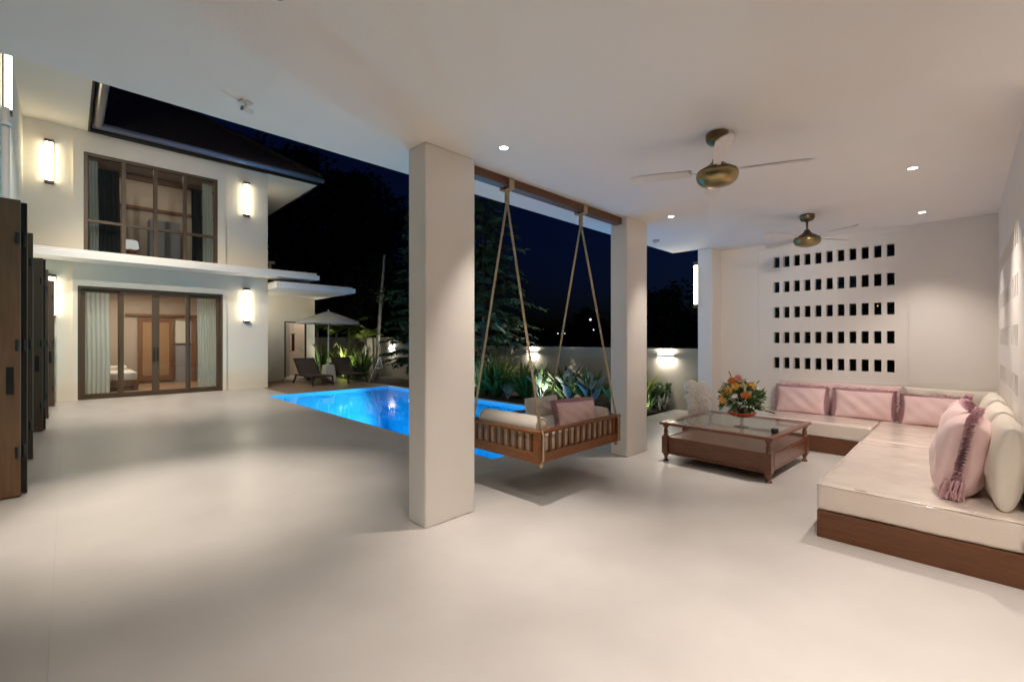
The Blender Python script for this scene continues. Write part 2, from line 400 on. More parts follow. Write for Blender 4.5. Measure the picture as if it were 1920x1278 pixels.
MB().lathe([(.04, -.014), (.035, -.035), (.02, -.048), (.001, -.052)], 24).build('dome', 'dome_dark', t, smooth=True)

# ceiling fans
def fan(x, y, rz, label):
    t = thing('ceiling_fan', label, 'ceiling fan', (x, y, CE), rz, 'brass ceiling fans over the sitting area')
    MB().lathe([(.075, 0), (.078, -.02), (.074, -.045), (.06, -.068), (.02, -.08), (.018, -.083)], 28).build('ceiling_cup', 'old_brass', t, smooth=True)
    MB().lathe([(.012, -.08), (.012, -.185)], 12).build('rod', 'old_brass', t, smooth=True)
    MB().lathe([(.02, -.175), (.03, -.18), (.034, -.20), (.05, -.215), (.075, -.235), (.11, -.255), (.13, -.268), (.134, -.276)], 32).build('motor_bell', 'old_brass', t, smooth=True)
    MB().lathe([(.130, -.277), (.139, -.285), (.140, -.305), (.13, -.335), (.105, -.358), (.06, -.372), (.02, -.377), (.001, -.378)], 32).build('bowl', 'brass', t, smooth=True)
    for k in range(4):
        a = k * math.pi / 2
        b = MB()
        def fn(u, v):
            r = .17 + u * .43; ww = .036 + .016 * math.sin(min(1, u * 1.4) * math.pi / 2); ww *= (1 - max(0, (u - .9) / .1) ** 2 * .5)
            return (r, (v - .5) * 2 * ww, -.262 + (v - .5) * .02)
        b.grid(fn, 8, 2); b.grid(lambda u, v: (lambda q: (q[0], q[1], q[2] - .006))(fn(u, v)), 8, 2)
        b.box(.12, .20, -.014, .014, -.270, -.2685)
        b.build('blade', 'blade', t, rot=(0, 0, a))
fan(3.29, 1.24, R(25), 'brass ceiling fan nearest, above the open floor')
fan(6.18, 1.30, R(60), 'brass ceiling fan farther back, in front of the slotted wall')

# ------------------------------------------------------------------ wall lights
def wall_light(loc, rz, label, group='tall wall lights on the house', h=.98, wdt=.15):
    t = thing('wall_light', label, 'wall light', loc, rz, group)
    d = .10
    MB().box(-wdt/2, wdt/2, -.022, -.001, -h/2, h/2).build('back_plate', 'bronze_frame', t)
    MB().box(-wdt/2, wdt/2, -d, -.023, h/2 - .06, h/2).build('end_cap', 'bronze_frame', t, bevel=.003)
    MB().box(-wdt/2, wdt/2, -d, -.023, -h/2, -h/2 + .06).build('end_cap', 'bronze_frame', t, bevel=.003)
    MB().box(-wdt/2 + .012, wdt/2 - .012, -d + .008, -.0225, -h/2 + .061, h/2 - .061).build('diffuser', 'lamp_warm', t, bevel=.006)
FY = 14.5
wall_light((-.30, FY, 5.40), 0, 'lit vertical wall light left of the upstairs window')
wall_light((3.63, FY, 5.41), 0, 'lit vertical wall light right of the upstairs window')
wall_light((3.63, FY, 2.385), 0, 'lit vertical wall light right of the ground floor glass doors')
wall_light((-.27, FY, 2.385), 0, 'lit vertical wall light mostly hidden behind the folded door leaves')
wall_light((-.70, 10.2, 5.30), R(90), 'lit vertical wall light cut by the left photo edge, on the wing wall')
wall_light((4.205, 15.6, 2.3), R(90), 'lit vertical wall light round the corner by the annexe')
wall_light((4.205, 15.9, 5.4), R(90), 'unseen wall light added round the corner upstairs, under the right eave')  # out of view, added to brighten the soffit of the right eave
wall_light((7.42, 3.061, 2.31), R(180), 'lit vertical wall light seen edge-on behind the far pier', h=.76, wdt=.13)
LOUT = (1, .92, .80)
for i, (y, lab) in enumerate(((4.28, 'up-and-down wall light on the boundary wall between the right column and pier'),
                              (7.98, 'up-and-down wall light on the boundary wall behind the swing ropes'),
                              (11.6, 'up-and-down wall light on the boundary wall behind the near column'),
                              (15.2, 'up-and-down wall light on the boundary wall right of the loungers'))):
    zz = 1.08
    t = thing('boundary_wall_light', lab, 'wall light', (8.70, y, zz), 0, 'up-and-down lights on the boundary wall')
    MB().box(-.10, -.001, -.175, .175, -.022, .022).build('housing', 'white_metal', t, bevel=.003)
    MB().box(-.085, -.015, -.16, .16, .0225, .03).build('upper_lens', 'lamp_strip', t)
    MB().box(-.085, -.015, -.16, .16, -.03, -.0225).build('lower_lens', 'lamp_strip', t)
    lamp('up_lamp', 'AREA', (-.05, 0, .035), 5.5, LOUT, t, shape='RECTANGLE', size=.06, size_y=.3).rotation_euler = (R(180), 0, 0)
    lamp('down_lamp', 'AREA', (-.05, 0, -.035), 7.5, LOUT, t, shape='RECTANGLE', size=.06, size_y=.3)
# eave spotlight over the bright terrace patch; the other three are added fill
for ey, epw, esz, eaim, elab in ((4.9, 1450, 37, (.74, 4.80, 0), 'recessed spotlight under the wing eave above the bright terrace patch'), (8.2, 640, 66, (2.3, 14.5, 3.6), 'added fill spotlight under the middle of the wing eave'), (6.9, 320, 120, (2.0, 8.4, 0), 'added fill spotlight under the wing eave above the folded door leaves'), (10.4, 1150, 84, (2.1, 13.5, 0), 'added fill spotlight under the wing eave nearest the house')):
    t = thing('eave_spotlight', elab, 'spotlight', (-.25, ey, 6.298), 0, 'recessed spotlights under the wing eave')
    MB().lathe([(.06, 0), (.06, -.05), (.05, -.05)], 20, cap=False).build('housing', 'white_metal', t)
    MB().lathe([(.048, -.047), (.001, -.049)], 20).build('lens', 'lamp_white', t)
    lamp('eave_lamp', 'SPOT', (0, 0, -.07), epw, (1, .88, .76), t, Vector(eaim) - Vector((-.25, ey, 6.298)), spot_size=R(esz), spot_blend=1, shadow_soft_size=.05)

# ------------------------------------------------------------------ house
H = thing('house', 'cream two storey house with dark tiled roof and glass doors', 'house', (0, 0, 0))
def wallgrid(axis, pos, thick, a0, a1, z0, z1, openings):
    """solid wall minus rectangular openings (a0,a1,z0,z1)"""
    A = sorted({a0, a1, *[v for o in openings for v in o[:2]]}); Z = sorted({z0, z1, *[v for o in openings for v in o[2:]]})
    P = (lambda t, a, z: (pos + t, a, z)) if axis == 'x' else (lambda t, a, z: (a, pos + t, z))
    def solid(i, j):
        if not (0 <= i < len(A)-1 and 0 <= j < len(Z)-1): return False
        ca, cz = (A[i]+A[i+1])/2, (Z[j]+Z[j+1])/2
        return not any(o[0] < ca < o[1] and o[2] < cz < o[3] for o in openings)
    mb = MB()
    for i in range(len(A)-1):
        for j in range(len(Z)-1):
            if not solid(i, j): continue
            for t_ in (0, thick): mb.quad(P(t_, A[i], Z[j]), P(t_, A[i+1], Z[j]), P(t_, A[i+1], Z[j+1]), P(t_, A[i], Z[j+1]))
            for di, dj, (p_, q_) in ((-1,0,((A[i],Z[j]),(A[i],Z[j+1]))),(1,0,((A[i+1],Z[j]),(A[i+1],Z[j+1]))),
                                     (0,-1,((A[i],Z[j]),(A[i+1],Z[j]))),(0,1,((A[i],Z[j+1]),(A[i+1],Z[j+1])))):
                if not solid(i+di, j+dj): mb.quad(P(0,*p_), P(0,*q_), P(thick,*q_), P(thick,*p_))
    return mb
DO = (.16, 3.05, .0, 2.66); WO = (.26, 2.93, 3.42, 5.80)
EZ = 6.30
wallgrid('y', FY, .22, -.70, 4.2, 0, EZ, [DO, WO]).build('wall', 'facade', H)
wallgrid('y', FY - .055, .054, .075, 3.135, 0, 3.2, [DO]).build('bay_surround', 'facade', H)
wallgrid('y', FY - .055, .054, .085, 3.12, 3.401, 6.20, [WO]).build('bay_surround', 'facade', H)
MB().box(3.98, 4.2, FY + .22, 20.5, 0, EZ).build('wall', 'facade', H)
# left wing wall with tall openings
ops = [(5.9, 7.6, 0, 2.68), (8.0, 9.9, 0, 2.68), (10.1, 11.4, 0, 2.68), (11.7, 13.4, 0, 2.68)]
wallgrid('x', -.92, .22, 4.6, FY, 0, EZ, ops).build('wall', 'facade', H)
MB().box(-7, -.92, 4.6, 4.8, 0, EZ).build('wall', 'facade', H)
MB().box(-7, -.93, 4.8, FY, 2.9, 3.1).build('upper_floor', 'room_white', H)
# soffits, fascias, gutters
MB().box(-.70, .33, 3.7, FY - .002, EZ, EZ + .03).build('soffit', 'facade', H)
MB().box(4.2, 5.62, FY - .10, 20.5, EZ, EZ + .03).build('soffit', 'facade', H)
MB().box(.33, .37, 3.7, FY - .12, EZ - .02, EZ + .24).build('fascia', 'dark_frame', H)
MB().box(.33, 5.66, FY - .13, FY - .09, EZ - .02, EZ + .2).build('fascia', 'dark_frame', H)
MB().box(5.62, 5.66, FY - .089, 20.5, EZ - .02, EZ + .2).build('fascia', 'dark_frame', H)
def gut(p, q, m):
    pr_ = [(math.cos(a) * .105, math.sin(a) * .12) for a in [math.pi + i * math.pi / 8 for i in range(9)]]
    p = Vector(p); q = Vector(q); d = (q - p).normalized(); sx = d.cross(Vector((0, 0, 1)))
    mb = MB(); vs = []
    for c_ in (p, q): vs += [c_ + sx * a + Vector((0, 0, b)) for a, b in pr_]
    mb.add(vs, [(i, i+1, i+10, i+9) for i in range(8)])
    return mb
roof = None
# main roof: stepped tile courses on a hipped plane
SL = .70
rf = MB()
x0r, x1r, y0r = .34, 5.70, FY - .16
nC = 26; dy = .165
for i in range(nC):
    ya, yb = y0r + i * dy, y0r + (i + 1) * dy + .03
    za, zb_ = EZ + .20 + i * dy * SL + .028, EZ + .20 + (i + 1) * dy * SL
    xr = x1r - i * dy; xrb = x1r - (i + 1) * dy; xl = x0r - i * dy; xlb = x0r - (i + 1) * dy
    rf.quad((xl, ya, za), (xr, ya, za), (xrb, yb, zb_), (xlb, yb, zb_))
    rf.quad((xl, ya, za - .05), (xr, ya, za - .05), (xr, ya, za), (xl, ya, za))
    # right hip side
    xa, xb_ = x1r - i * dy, x1r - (i + 1) * dy - .03
    rf.quad((xa, y0r + i*dy, za), (xa, 22, za), (xb_, 22, zb_), (xb_, y0r + (i+1)*dy, zb_))
    rf.quad((xa, y0r + i*dy, za - .05), (xa, 22, za - .05), (xa, 22, za), (xa, y0r + i*dy, za))
    # left wing side
    xa, xb_ = x0r - i * dy, x0r - (i + 1) * dy - .03
    rf.quad((xa, 3.6, za), (xa, y0r + i*dy, za), (xb_, y0r + (i+1)*dy, zb_), (xb_, 3.6, zb_))
    rf.quad((xa, 3.6, za - .05), (xa, y0r + i*dy, za - .05), (xa, y0r + i*dy, za), (xa, 3.6, za))
roof = rf.build('roof', 'roof_tile', H)
MB().tube([(x1r + .02, y0r - .02, EZ + .27), (x1r - nC*dy, y0r + nC*dy, EZ + .27 + nC*dy*SL)], .07, 8).build('hip_ridge', 'roof_tile', roof)
gut((.49, 3.7, EZ + .16), (.49, FY - .24, EZ + .16), 0).build('gutter', 'gutter_pale', roof, smooth=True)
gut((.40, FY - .24, EZ + .15), (5.74, FY - .24, EZ + .15), 0).build('gutter', 'gutter', roof, smooth=True)
# ledges
MB().box(-.70, 5.40, 13.7, FY - .056, 3.20, 3.33).build('ledge', 'slab_white', H, bevel=.006)
MB().box(-.70, 5.34, 13.76, FY - .056, 3.331, 3.40).build('ledge', 'slab_white', H, bevel=.006)
MB().box(4.203, 5.40, FY - .055, 17.5, 3.20, 3.33).build('ledge', 'slab_white', H)
MB().box(4.203, 6.55, 13.72, 18.2, 2.89, 3.03).build('ledge', 'slab_white', H, bevel=.006)
MB().box(4.203, 6.48, 13.80, 18.2, 3.031, 3.08).build('ledge', 'slab_white', H)
# annexe
AO = (5.27, 6.01, .09, 2.03)
wallgrid('y', 16.4, .18, 4.203, 6.29, 0, 2.885, [AO]).build('wall', 'facade', H)
MB().box(6.11, 6.29, 16.58, 18.2, 0, 2.885).build('wall', 'facade', H)
MB().box(4.203, 6.11, 18.0, 18.2, 0, 2.885).build('wall', 'room_white', H)
MB().box(5.20, 6.05, 16.2, 16.399, 0, .088).build('doorstep', 'slab_white', H, bevel=.004)
MB().box(4.203, 6.11, 16.59, 17.99, 0, .06).build('annexe_floor', 'room_white', H)
mb = MB(); mb.box(5.27, 5.31, 16.42, 16.5, .09, 2.03); mb.box(5.97, 6.01, 16.42, 16.5, .09, 2.03); mb.box(5.31, 5.97, 16.42, 16.5, 1.99, 2.03)
mb.build('door_frame', 'dark_frame', H)
dl = MB().box(0, .04, 0, .72, .10, 1.98).build('door_leaf', 'room_white', H, loc=(5.32, 16.52, 0), rot=(0, 0, R(-28)))
MB().tube([(.045, .62, 1.0), (.09, .62, 1.0), (.09, .52, 1.0)], .012, 8).build('handle', 'dark_frame', dl)
t = thing('towel', 'dark red towel hanging inside the annexe doorway', 'towel', (5.84, 17.2, 1.0))
MB().grid(lambda u, v: (-.02 + .02 * math.sin(u * 14), -.13 + .26 * u, v * .62), 14, 4).build('cloth', mat('dark_red', (.09, .012, .014), .9), t)
MB().tube([(-.02, -.2, .62), (-.02, .2, .62)], .012, 8).build('rail', 'dark_frame', t)
lamp('annexe_lamp', 'POINT', (5.5, 17.2, 2.5), 9, (1, .84, .78), None, shadow_soft_size=.1)
MB().tube([(4.95, 16.9, 3.081), (4.95, 16.9, 4.0)], .06, 10).build('vent_pipe', 'pale_bark', H)
MB().tube([(4.78, 16.9, 4.02), (5.12, 16.9, 4.08)], .06, 10).build('vent_cap', 'pale_bark', H)

# ground floor glass doors (house > door > pane / handle)
def sash(x0, x1, y, z0, z1, st, d=.05):
    mb = MB(); mb.box(x0, x0+st, y, y+d, z0, z1); mb.box(x1-st, x1, y, y+d, z0, z1)
    mb.box(x0+st, x1-st, y, y+d, z0, z0+st*1.1); mb.box(x0+st, x1-st, y, y+d, z1-st, z1); return mb
mb = MB(); Y0 = FY - .03
mb.box(DO[0], DO[0]+.055, Y0, Y0+.16, 0.002, DO[3]); mb.box(DO[1]-.055, DO[1], Y0, Y0+.16, .002, DO[3])
mb.box(DO[0]+.055, DO[1]-.055, Y0, Y0+.16, DO[3]-.06, DO[3]); mb.box(DO[0]+.055, DO[1]-.055, Y0, Y0+.16, .002, .04)
mb.build('door_frame', 'bronze_frame', H)
dx = [DO[0]+.055, .90, 1.59, 2.29, DO[1]-.055]
for i in range(4):
    yy = Y0 + (.03 if i in (1, 2) else .085)
    a, b = dx[i] - (.04 if i == 3 else 0), dx[i+1] + (.04 if i == 0 else 0)
    d = sash(a, b, yy, .041, DO[3]-.061, .075).build('door', 'bronze_frame', H, bevel=.003)
    MB().box(a+.075, b-.075, yy+.02, yy+.028, .1235, DO[3]-.136).build('pane', 'pane', d)
    hx = b - .037 if i in (0, 1) else a + .037
    mb = MB(); mb.box(hx-.014, hx+.014, yy-.028, yy-.016, .86, 1.20); mb.box(hx-.008, hx+.008, yy-.0155, yy-.0005, .9, .92); mb.box(hx-.008, hx+.008, yy-.0155, yy-.0005, 1.14, 1.16)
    mb.build('handle', 'black_plastic', d)
# upstairs window
mb = MB()
fw = .075
xs_ = [WO[0], .97, 1.585, 2.20, WO[1]]
mb.box(WO[0], WO[0]+fw, Y0, Y0+.12, WO[2], WO[3]); mb.box(WO[1]-fw, WO[1], Y0, Y0+.12, WO[2], WO[3])
mb.box(WO[0]+fw, WO[1]-fw, Y0, Y0+.12, WO[3]-fw, WO[3]); mb.box(WO[0]+fw, WO[1]-fw, Y0, Y0+.12, WO[2], WO[2]+.05)
win = mb.build('window', 'bronze_frame', H, bevel=.003)
for x in xs_[1:4]: MB().box(x-.04, x+.04, Y0+.002, Y0+.118, WO[2]+.051, WO[3]-fw-.001).build('mullion', 'bronze_frame', win)
ex = [WO[0]+fw] + xs_[1:4] + [WO[1]-fw]
for i in range(4):
    a = ex[i] + (.0405 if i else .0005); b = ex[i+1] - (.0405 if i < 3 else .0005)
    MB().box(a, b, Y0+.02, Y0+.10, 4.18, 4.245).build('transom', 'bronze_frame', win)
    for z0, z1 in ((WO[2]+.052, 4.179), (4.246, WO[3]-fw-.002)): MB().box(a, b, Y0+.055, Y0+.063, z0, z1).build('pane', 'pane', win)
# folded door leaves along the wing (house > door_leaf > pane / handle)
for i, (y, x1, w_, m_) in enumerate(((5.92, -.30, .85, 'leaf_wood'), (6.02, -.265, .85, 'dark_frame'), (7.66, -.29, .85, 'bronze_frame'), (9.92, -.27, .8, 'bronze_frame'), (10.02, -.245, .8, 'dark_frame'), (11.44, -.245, .8, 'bronze_frame'), (13.42, -.20, .8, 'bronze_frame'))):
    d = sash(x1 - w_, x1, y, .012, 2.645, .125, .055).build('door_leaf', m_, H, bevel=.003)
    MB().box(x1 - w_ + .125, x1 - .125, y + .024, y + .030, .15, 2.52).build('pane', 'pane', d)
    mb = MB(); mb.box(x1-.085, x1-.04, y-.012, y-.001, .92, 1.16);
    if i != 1 and i != 4: mb.build('handle', 'black_plastic', d)
    for k in (0.35, 1.3, 2.25): MB().tube([(x1 - .02, y - .012, k), (x1 - .02, y - .012, k + .10)], .012, 8).build('hinge', 'dark_frame', d)
# rooms
mb = MB(); mb.box(-.70, 3.98, 18.5, 18.65, .03, 2.95); mb.box(-.85, -.70, FY+.22, 18.5, .03, 2.95)
mb.build('room_wall', 'room_paint', H)
MB().box(-.70, 3.98, FY+.221, 18.5, 2.86, 3.1).build('room_ceiling', 'room_paint', H)
MB().box(-.70, 3.98, FY+.221, 18.5, -.02, .02).build('room_floor', 'room_floor', H)
mb = MB(); mb.box(-.70, 3.98, 16.75, 16.9, 3.101, 6.29); mb.box(-.85, -.70, FY+.22, 16.9, 3.101, 6.29)
mb.build('upper_room_wall', 'room_paint', H)
MB().box(-.70, 3.98, FY+.221, 16.749, 6.15, 6.29).build('upper_room_ceiling', 'room_paint', H)
MB().box(-.6, 3.9, 16.70, 16.749, 5.98, 6.06).build('picture_rail', 'wood_door', H)
MB().box(-.6, 3.9, 16.70, 16.749, 5.16, 5.24).build('picture_rail', 'wood_door', H)
lamp('room_lamp', 'AREA', (1.4, 16.6, 2.84), 70, (1, .82, .66), None, shape='RECTANGLE', size=1.6, size_y=1.6)
lamp('upper_room_lamp', 'AREA', (1.6, 15.8, 6.13), 10, (1, .82, .66), None, shape='RECTANGLE', size=1.4, size_y=1.0)
# curtains
def curtain(name, x0, x1, y, z0, z1, m, label, waves, amp=.024):
    mb = MB(); mb.grid(lambda u, v: (x0 + (x1-x0)*u + .01*math.sin(v*5), y + amp*math.sin(u*waves*6.28)*(1-.3*v) , z0 + (z1-z0)*v), waves*8, 6)
    tag(mb.build(name, m, smooth=True), label, 'curtain', 'curtains inside the house windows')
curtain('sheer_curtain', .24, .74, 14.95, .03, 2.58, 'sheer', 'pale sheer curtain gathered at the left side of the glass doors', 6)
curtain('sheer_curtain', 2.55, 2.98, 14.95, .03, 2.58, 'sheer', 'pale sheer curtain gathered at the right side of the glass doors', 7)
curtain('blackout_curtain', .52, .93, 14.98, 3.2, 5.62, 'dark_curtain', 'dark curtain hanging at the left of the upstairs window', 5)
curtain('blackout_curtain', 2.42, 2.66, 14.98, 3.2, 5.56, 'dark_curtain', 'dark curtain hanging at the right of the upstairs window', 4)
curtain('sheer_curtain', .30, .53, 14.90, 3.2, 5.75, 'sheer', 'pale sheer curtain at the left edge of the upstairs window', 4, .02)
curtain('sheer_curtain', 2.66, 2.90, 14.90, 3.2, 5.75, 'sheer', 'pale sheer curtain at the right edge of the upstairs window', 4, .02)
# room furniture
t = thing('bed', 'low wooden bed with white bedding inside the glass doors', 'bed', (.65, 17.0, .02))
MB().box(-.75, .75, -.95, .95, .12, .26).build('bed_frame', 'wood_door', t, bevel=.01)
for sx in (-.68, .68):
    for sy in (-.88, .88): MB().box(sx-.05, sx+.05, sy-.05, sy+.05, 0, .119).build('leg', 'wood_door', t)
MB().box(-.72, .72, -.92, .92, .261, .50).build('mattress', 'room_white', t, bevel=.06, seg=3)
MB().box(-.60, .60, .50, .86, .501, .62).build('pillow', 'room_white', t, bevel=.05, seg=3)
t = thing('sliding_barn_door', 'brown wooden sliding door on a wall rail in the lit room', 'door', (2.03, 18.44, .03))
MB().box(-.75, 1.25, -.03, .05, 2.12, 2.20).build('rail', 'wood_door', t)
mb = MB(); mb.box(-.46, -.34, -.03, .02, .06, 2.08); mb.box(.34, .46, -.03, .02, .06, 2.08); mb.box(-.34, .34, -.03, .02, 1.94, 2.08); mb.box(-.34, .34, -.03, .02, .06, .22)
mb.build('door_panel', 'wood_door', t)
MB().box(-.339, .339, -.012, .012, .221, 1.939).build('infill_panel', mat('tan_panel', (.40, .24, .13), .6), t)
t = thing('doorway_cabinet', 'grey cabinet with a pale upper panel beside the sliding door', 'cabinet', (2.72, 18.2, .021))
MB().box(-.2, .2, -.05, .25, 0, 1.2).build('body', 'grey_panel', t, bevel=.005)
MB().box(-.2, .2, -.02, .25, 1.27, 2.0).build('upper_panel', 'room_white', t, bevel=.005)
MB().box(.2005, .30, -.06, .25, 0, 2.1).build('side_post', 'wood_door', t)
t = thing('table_lamp', 'white shaded table lamp with a terracotta base behind the upstairs window', 'lamp', (1.16, 15.25, 3.62))
MB().lathe([(.09, 0), (.10, .03), (.10, .10), (.06, .13), (.02, .14)], 20).build('base', 'terracotta', t, smooth=True)
MB().lathe([(.15, .15), (.17, .17), (.15, .33), (.13, .36)], 24).build('lamp_shade', 'lamp_shade', t, smooth=True)
t = thing('side_table', 'low side table carrying the upstairs table lamp', 'table', (1.16, 15.25, 3.101))
MB().box(-.3, .3, -.2, .2, .47, .515).build('tabletop', 'wood_door', t)
for sx in (-.26, .26):
    for sy in (-.16, .16): MB().box(sx-.02, sx+.02, sy-.02, sy+.02, 0, .469).build('leg', 'wood_door', t)
t = thing('wardrobe', 'pale grey wardrobe standing behind the upstairs window', 'wardrobe', (1.98, 16.35, 3.101))
MB().box(-.35, .35, -.25, .25, 0, 1.7).build('body', 'grey_panel', t, bevel=.01)
MB().box(-.345, -.003, -.27, -.2505, .05, 1.65).build('door', 'grey_panel', t); MB().box(.003, .345, -.27, -.2505, .05, 1.65).build('door', 'grey_panel', t)
t = thing('downpipe', 'pale glossy downpipe on the wing wall at the left photo edge', 'pipe', (-.60, 9.15, 0))
MB().tube([(0, 0, 0), (0, 0, 4.55)], .04, 14).build('pipe', 'device_grey', t, smooth=True)
for z in (1.2, 2.9, 4.3): MB().lathe([(.06, 0), (.06, .04)], 14).build('bracket', 'white_metal', t, loc=(0, 0, z))

# ------------------------------------------------------------------ boundary walls
def bwall(x0, x1, y0, y1, h, label):
    t = thing('boundary_wall', label, 'wall', (x0, y0, -.12))
    MB().box(0, x1-x0, 0, y1-y0, 0, h+.08).build('wall_face', 'wall_outer', t)
    MB().box(-.02, x1-x0+.02, -.02, y1-y0+.02, h+.0805, h+.12).build('coping', 'wall_outer', t, bevel=.004)
bwall(8.70, 8.86, 3.0, 13.2, 1.23, 'low beige boundary wall behind the planting beyond the pool')
bwall(8.70, 8.86, 13.25, 18.0, 1.50, 'taller beige boundary wall section to the right of the loungers')
bwall(6.33, 8.68, 18.0, 18.16, 1.51, 'beige boundary wall behind the parasol and palms')

# ------------------------------------------------------------------ hanging swing bed
SX0, SX1, SY0, SY1, SB = 2.78, 4.06, 2.50, 3.42, .36
S = thing('swing_bed', 'slatted teak swing bed hanging on ropes from the beam', 'swing', (SX0, SY0, SB))
W_, D_ = SX1 - SX0, SY1 - SY0
ps = .055
for x in (0, W_ - ps):
    for y in (0, D_ - ps): MB().box(x, x+ps, y, y+ps, 0, .245).build('post', 'teak', S, bevel=.004)
for y in (.004, D_ - .044): MB().box(ps+.001, W_-ps-.001, y, y+.04, .002, .085).build('bottom_rail', 'teak', S, bevel=.003)
for x in (.004, W_ - .044): MB().box(x, x+.04, ps+.001, D_-ps-.001, .002, .085).build('bottom_rail', 'teak_y', S, bevel=.003)
for y in (-.003, D_ - .057): MB().box(-.003, W_+.003, y, y+.06, .2455, .272).build('top_rail', 'teak', S, bevel=.004)
for x in (-.003, W_ - .057): MB().box(x, x+.06, .058, D_-.058, .2455, .272).build('top_rail', 'teak_y', S, bevel=.004)
sl = MB().box(-.0135, .0135, -.009, .009, .0855, .245).mesh('slat', M['teak'])
def slat(x, y, rz=0):
    o = bpy.data.objects.new('slat', sl); col.objects.link(o); o.parent = S; o.location = (x, y, 0); o.rotation_euler = (0, 0, rz)
n = 13
for i in range(n):
    x = ps + (W_ - 2*ps) * (i + .5) / n
    slat(x, .025); slat(x, D_ - .025)
n = 9
for i in range(n):
    y = ps + (D_ - 2*ps) * (i + .5) / n
    slat(.025, y, R(90)); slat(W_ - .025, y, R(90))
MB().box(.045, W_-.045, .045, D_-.045, .03, .052).build('seat_board', 'teak', S)
MB().box(.045, W_-.045, .045, D_-.045, .0525, .215).build('mattress', 'cream', S, bevel=.03, seg=3)
for ax in (2.86 - SX0, 3.985 - SX0):
    top = Vector((ax, 2.95 - SY0, CE - .08 - SB - .12))
    xe = .06 if ax < .6 else W_ - .06
    for yy in (.02, D_ - .02):
        mb = MB(); a = top; b = Vector((xe, yy, .275))
        mb.tube([a, a.lerp(b, .33), a.lerp(b, .66), b], .011, 8)
        k = -.012 if yy < .3 else .012
        mb.tube([b + Vector((0, k*1.2, 0)), (xe, yy + k*2.6, .24), (xe, yy + k*2.6, .03), (xe - .01, yy + k, -.012)], .009, 6)
        mb.blob((xe - .012, yy + k, -.018), (.020, .020, .02), 8, 6)
        mb.build('rope', 'rope', S, smooth=True)
    mb = MB()
    for q in range(3):  # loops round the beam and the twisted neck
        xx = ax - .022 + q * .022
        y0_, y1_ = 2.90 - SY0 - .012, 3.0 - SY0 + .012; zt = CE - SB - .012; zb2 = CE - .08 - SB - .012
        mb.tube([(xx, y0_, zt), (xx, y0_, zb2), (xx, (y0_+y1_)/2, zb2 - .012), (xx, y1_, zb2), (xx, y1_, zt)], .011, 6)
    for q in range(2):
        pts = [(ax + .018*math.cos(a_ * 1.6 + q*math.pi), 2.95 - SY0 + .018*math.sin(a_ * 1.6 + q*math.pi), CE - .085 - SB - a_ * .011) for a_ in range(13)]
        mb.tube(pts, .012, 6)
    mb.build('rope_knot', 'rope', S, smooth=True)

def bolster(loc, L, r, rz, label, m='cream', group=None):
    t = thing('bolster', label, 'bolster', loc, rz, group)
    mb = MB(); prof = [(.001, -L/2 - .012), (r*.55, -L/2 - .01), (r*.86, -L/2 + .004), (r, -L/2 + .035)] + [(r*(1+.012*math.sin(i*2.1)), -L/2 + .035 + (L-.07)*i/8) for i in range(1, 8)] + [(r, L/2 - .035), (r*.86, L/2 - .004), (r*.55, L/2 + .01), (.001, L/2 + .012)]
    mb.lathe(prof, 28); mb.build('cover', m, t, smooth=True, rot=(R(90), 0, 0))
    for e in (-1, 1):
        mb = MB(); mb.tube([(r*.9*math.cos(a), e*(L/2 + .002), r*.9*math.sin(a)) for a in [i*2*math.pi/24 for i in range(25)]], .006, 6, False)
        mb.build('piping', m, t, smooth=True)
    return t
def pillow(loc, w, h, tk, rot, label, m, ruffle=None, group=None, seed=0, name='cushion', cat='cushion', rw=.05):
    t = thing(name, label, cat, loc, 0, group); t.rotation_euler = rot
    rr = random.Random(seed); ph = [rr.random()*6.28 for _ in range(8)]
    def outline(a, b):
        return (w/2 * a * (1 - .05*(1 - b*b)) , h/2 * b * (1 - .05*(1 - a*a)))
    def fn(sgn):
        def f_(u, v):
            a, b = 2*u - 1, 2*v - 1
            a = math.sin(a*math.pi/2); b = math.sin(b*math.pi/2)
            x, z = outline(a, b)
            k = (max(0, 1 - a**2) ** .5) * (max(0, 1 - b**2) ** .5)
            y = sgn * tk/2 * k ** .55
            y += sgn * k * (.012*math.sin(5*a + ph[0]) * math.sin(4*b + ph[1]) + .010*math.sin(9*a + 6*b + ph[2]))
            return (x, y, z + h/2)
        return f_
    mb = MB(); mb.grid(fn(1), 26, 20); mb.grid(fn(-1), 26, 20)
    mb.build('cover', m, t, smooth=True)
    if ruffle:
        N = 230; rim = []
        for i in range(N):
            s_ = i / N * 4; k = int(s_); q = (s_ - k) * 2 - 1
            a, b = ((q, -1), (1, q), (-q, 1), (-1, -q))[k]
            x, z = outline(a, b); d = Vector((x/w, z/h)).normalized()
            rim.append((x, z, d))
        vs = []
        for i, (x, z, d) in enumerate(rim):
            zig = (.009 if i % 2 else -.009); o_ = rw * (1 + .25*rr.uniform(-1, 1))
            vs += [(x - d.x*.012, -.012, z - d.y*.01 + h/2), (x + d.x*o_*.6, zig - .006, z + d.y*o_*.6 + h/2), (x + d.x*o_, zig*1.5 + rr.uniform(-.006, .006), z + d.y*o_ + h/2)]
        fs = []
        for i in range(N):
            j = (i + 1) % N
            fs += [(i*3, i*3+1, j*3+1, j*3), (i*3+1, i*3+2, j*3+2, j*3+1)]
        mb = MB(); mb.add(vs, fs); mb.add([(a, b + .024, c_) for a, b, c_ in vs], fs)
        mb.build('ruffle', ruffle, t)
    return t
zs = SB + .20
bolster((SX0 + .15, SY0 + .46, zs + .085), .74, .085, 0, 'cream cylindrical bolster along the left side of the swing bed')
bolster((SX1 - .15, SY0 + .46, zs + .075), .74, .075, 0, 'cream cylindrical bolster along the right side of the swing bed')
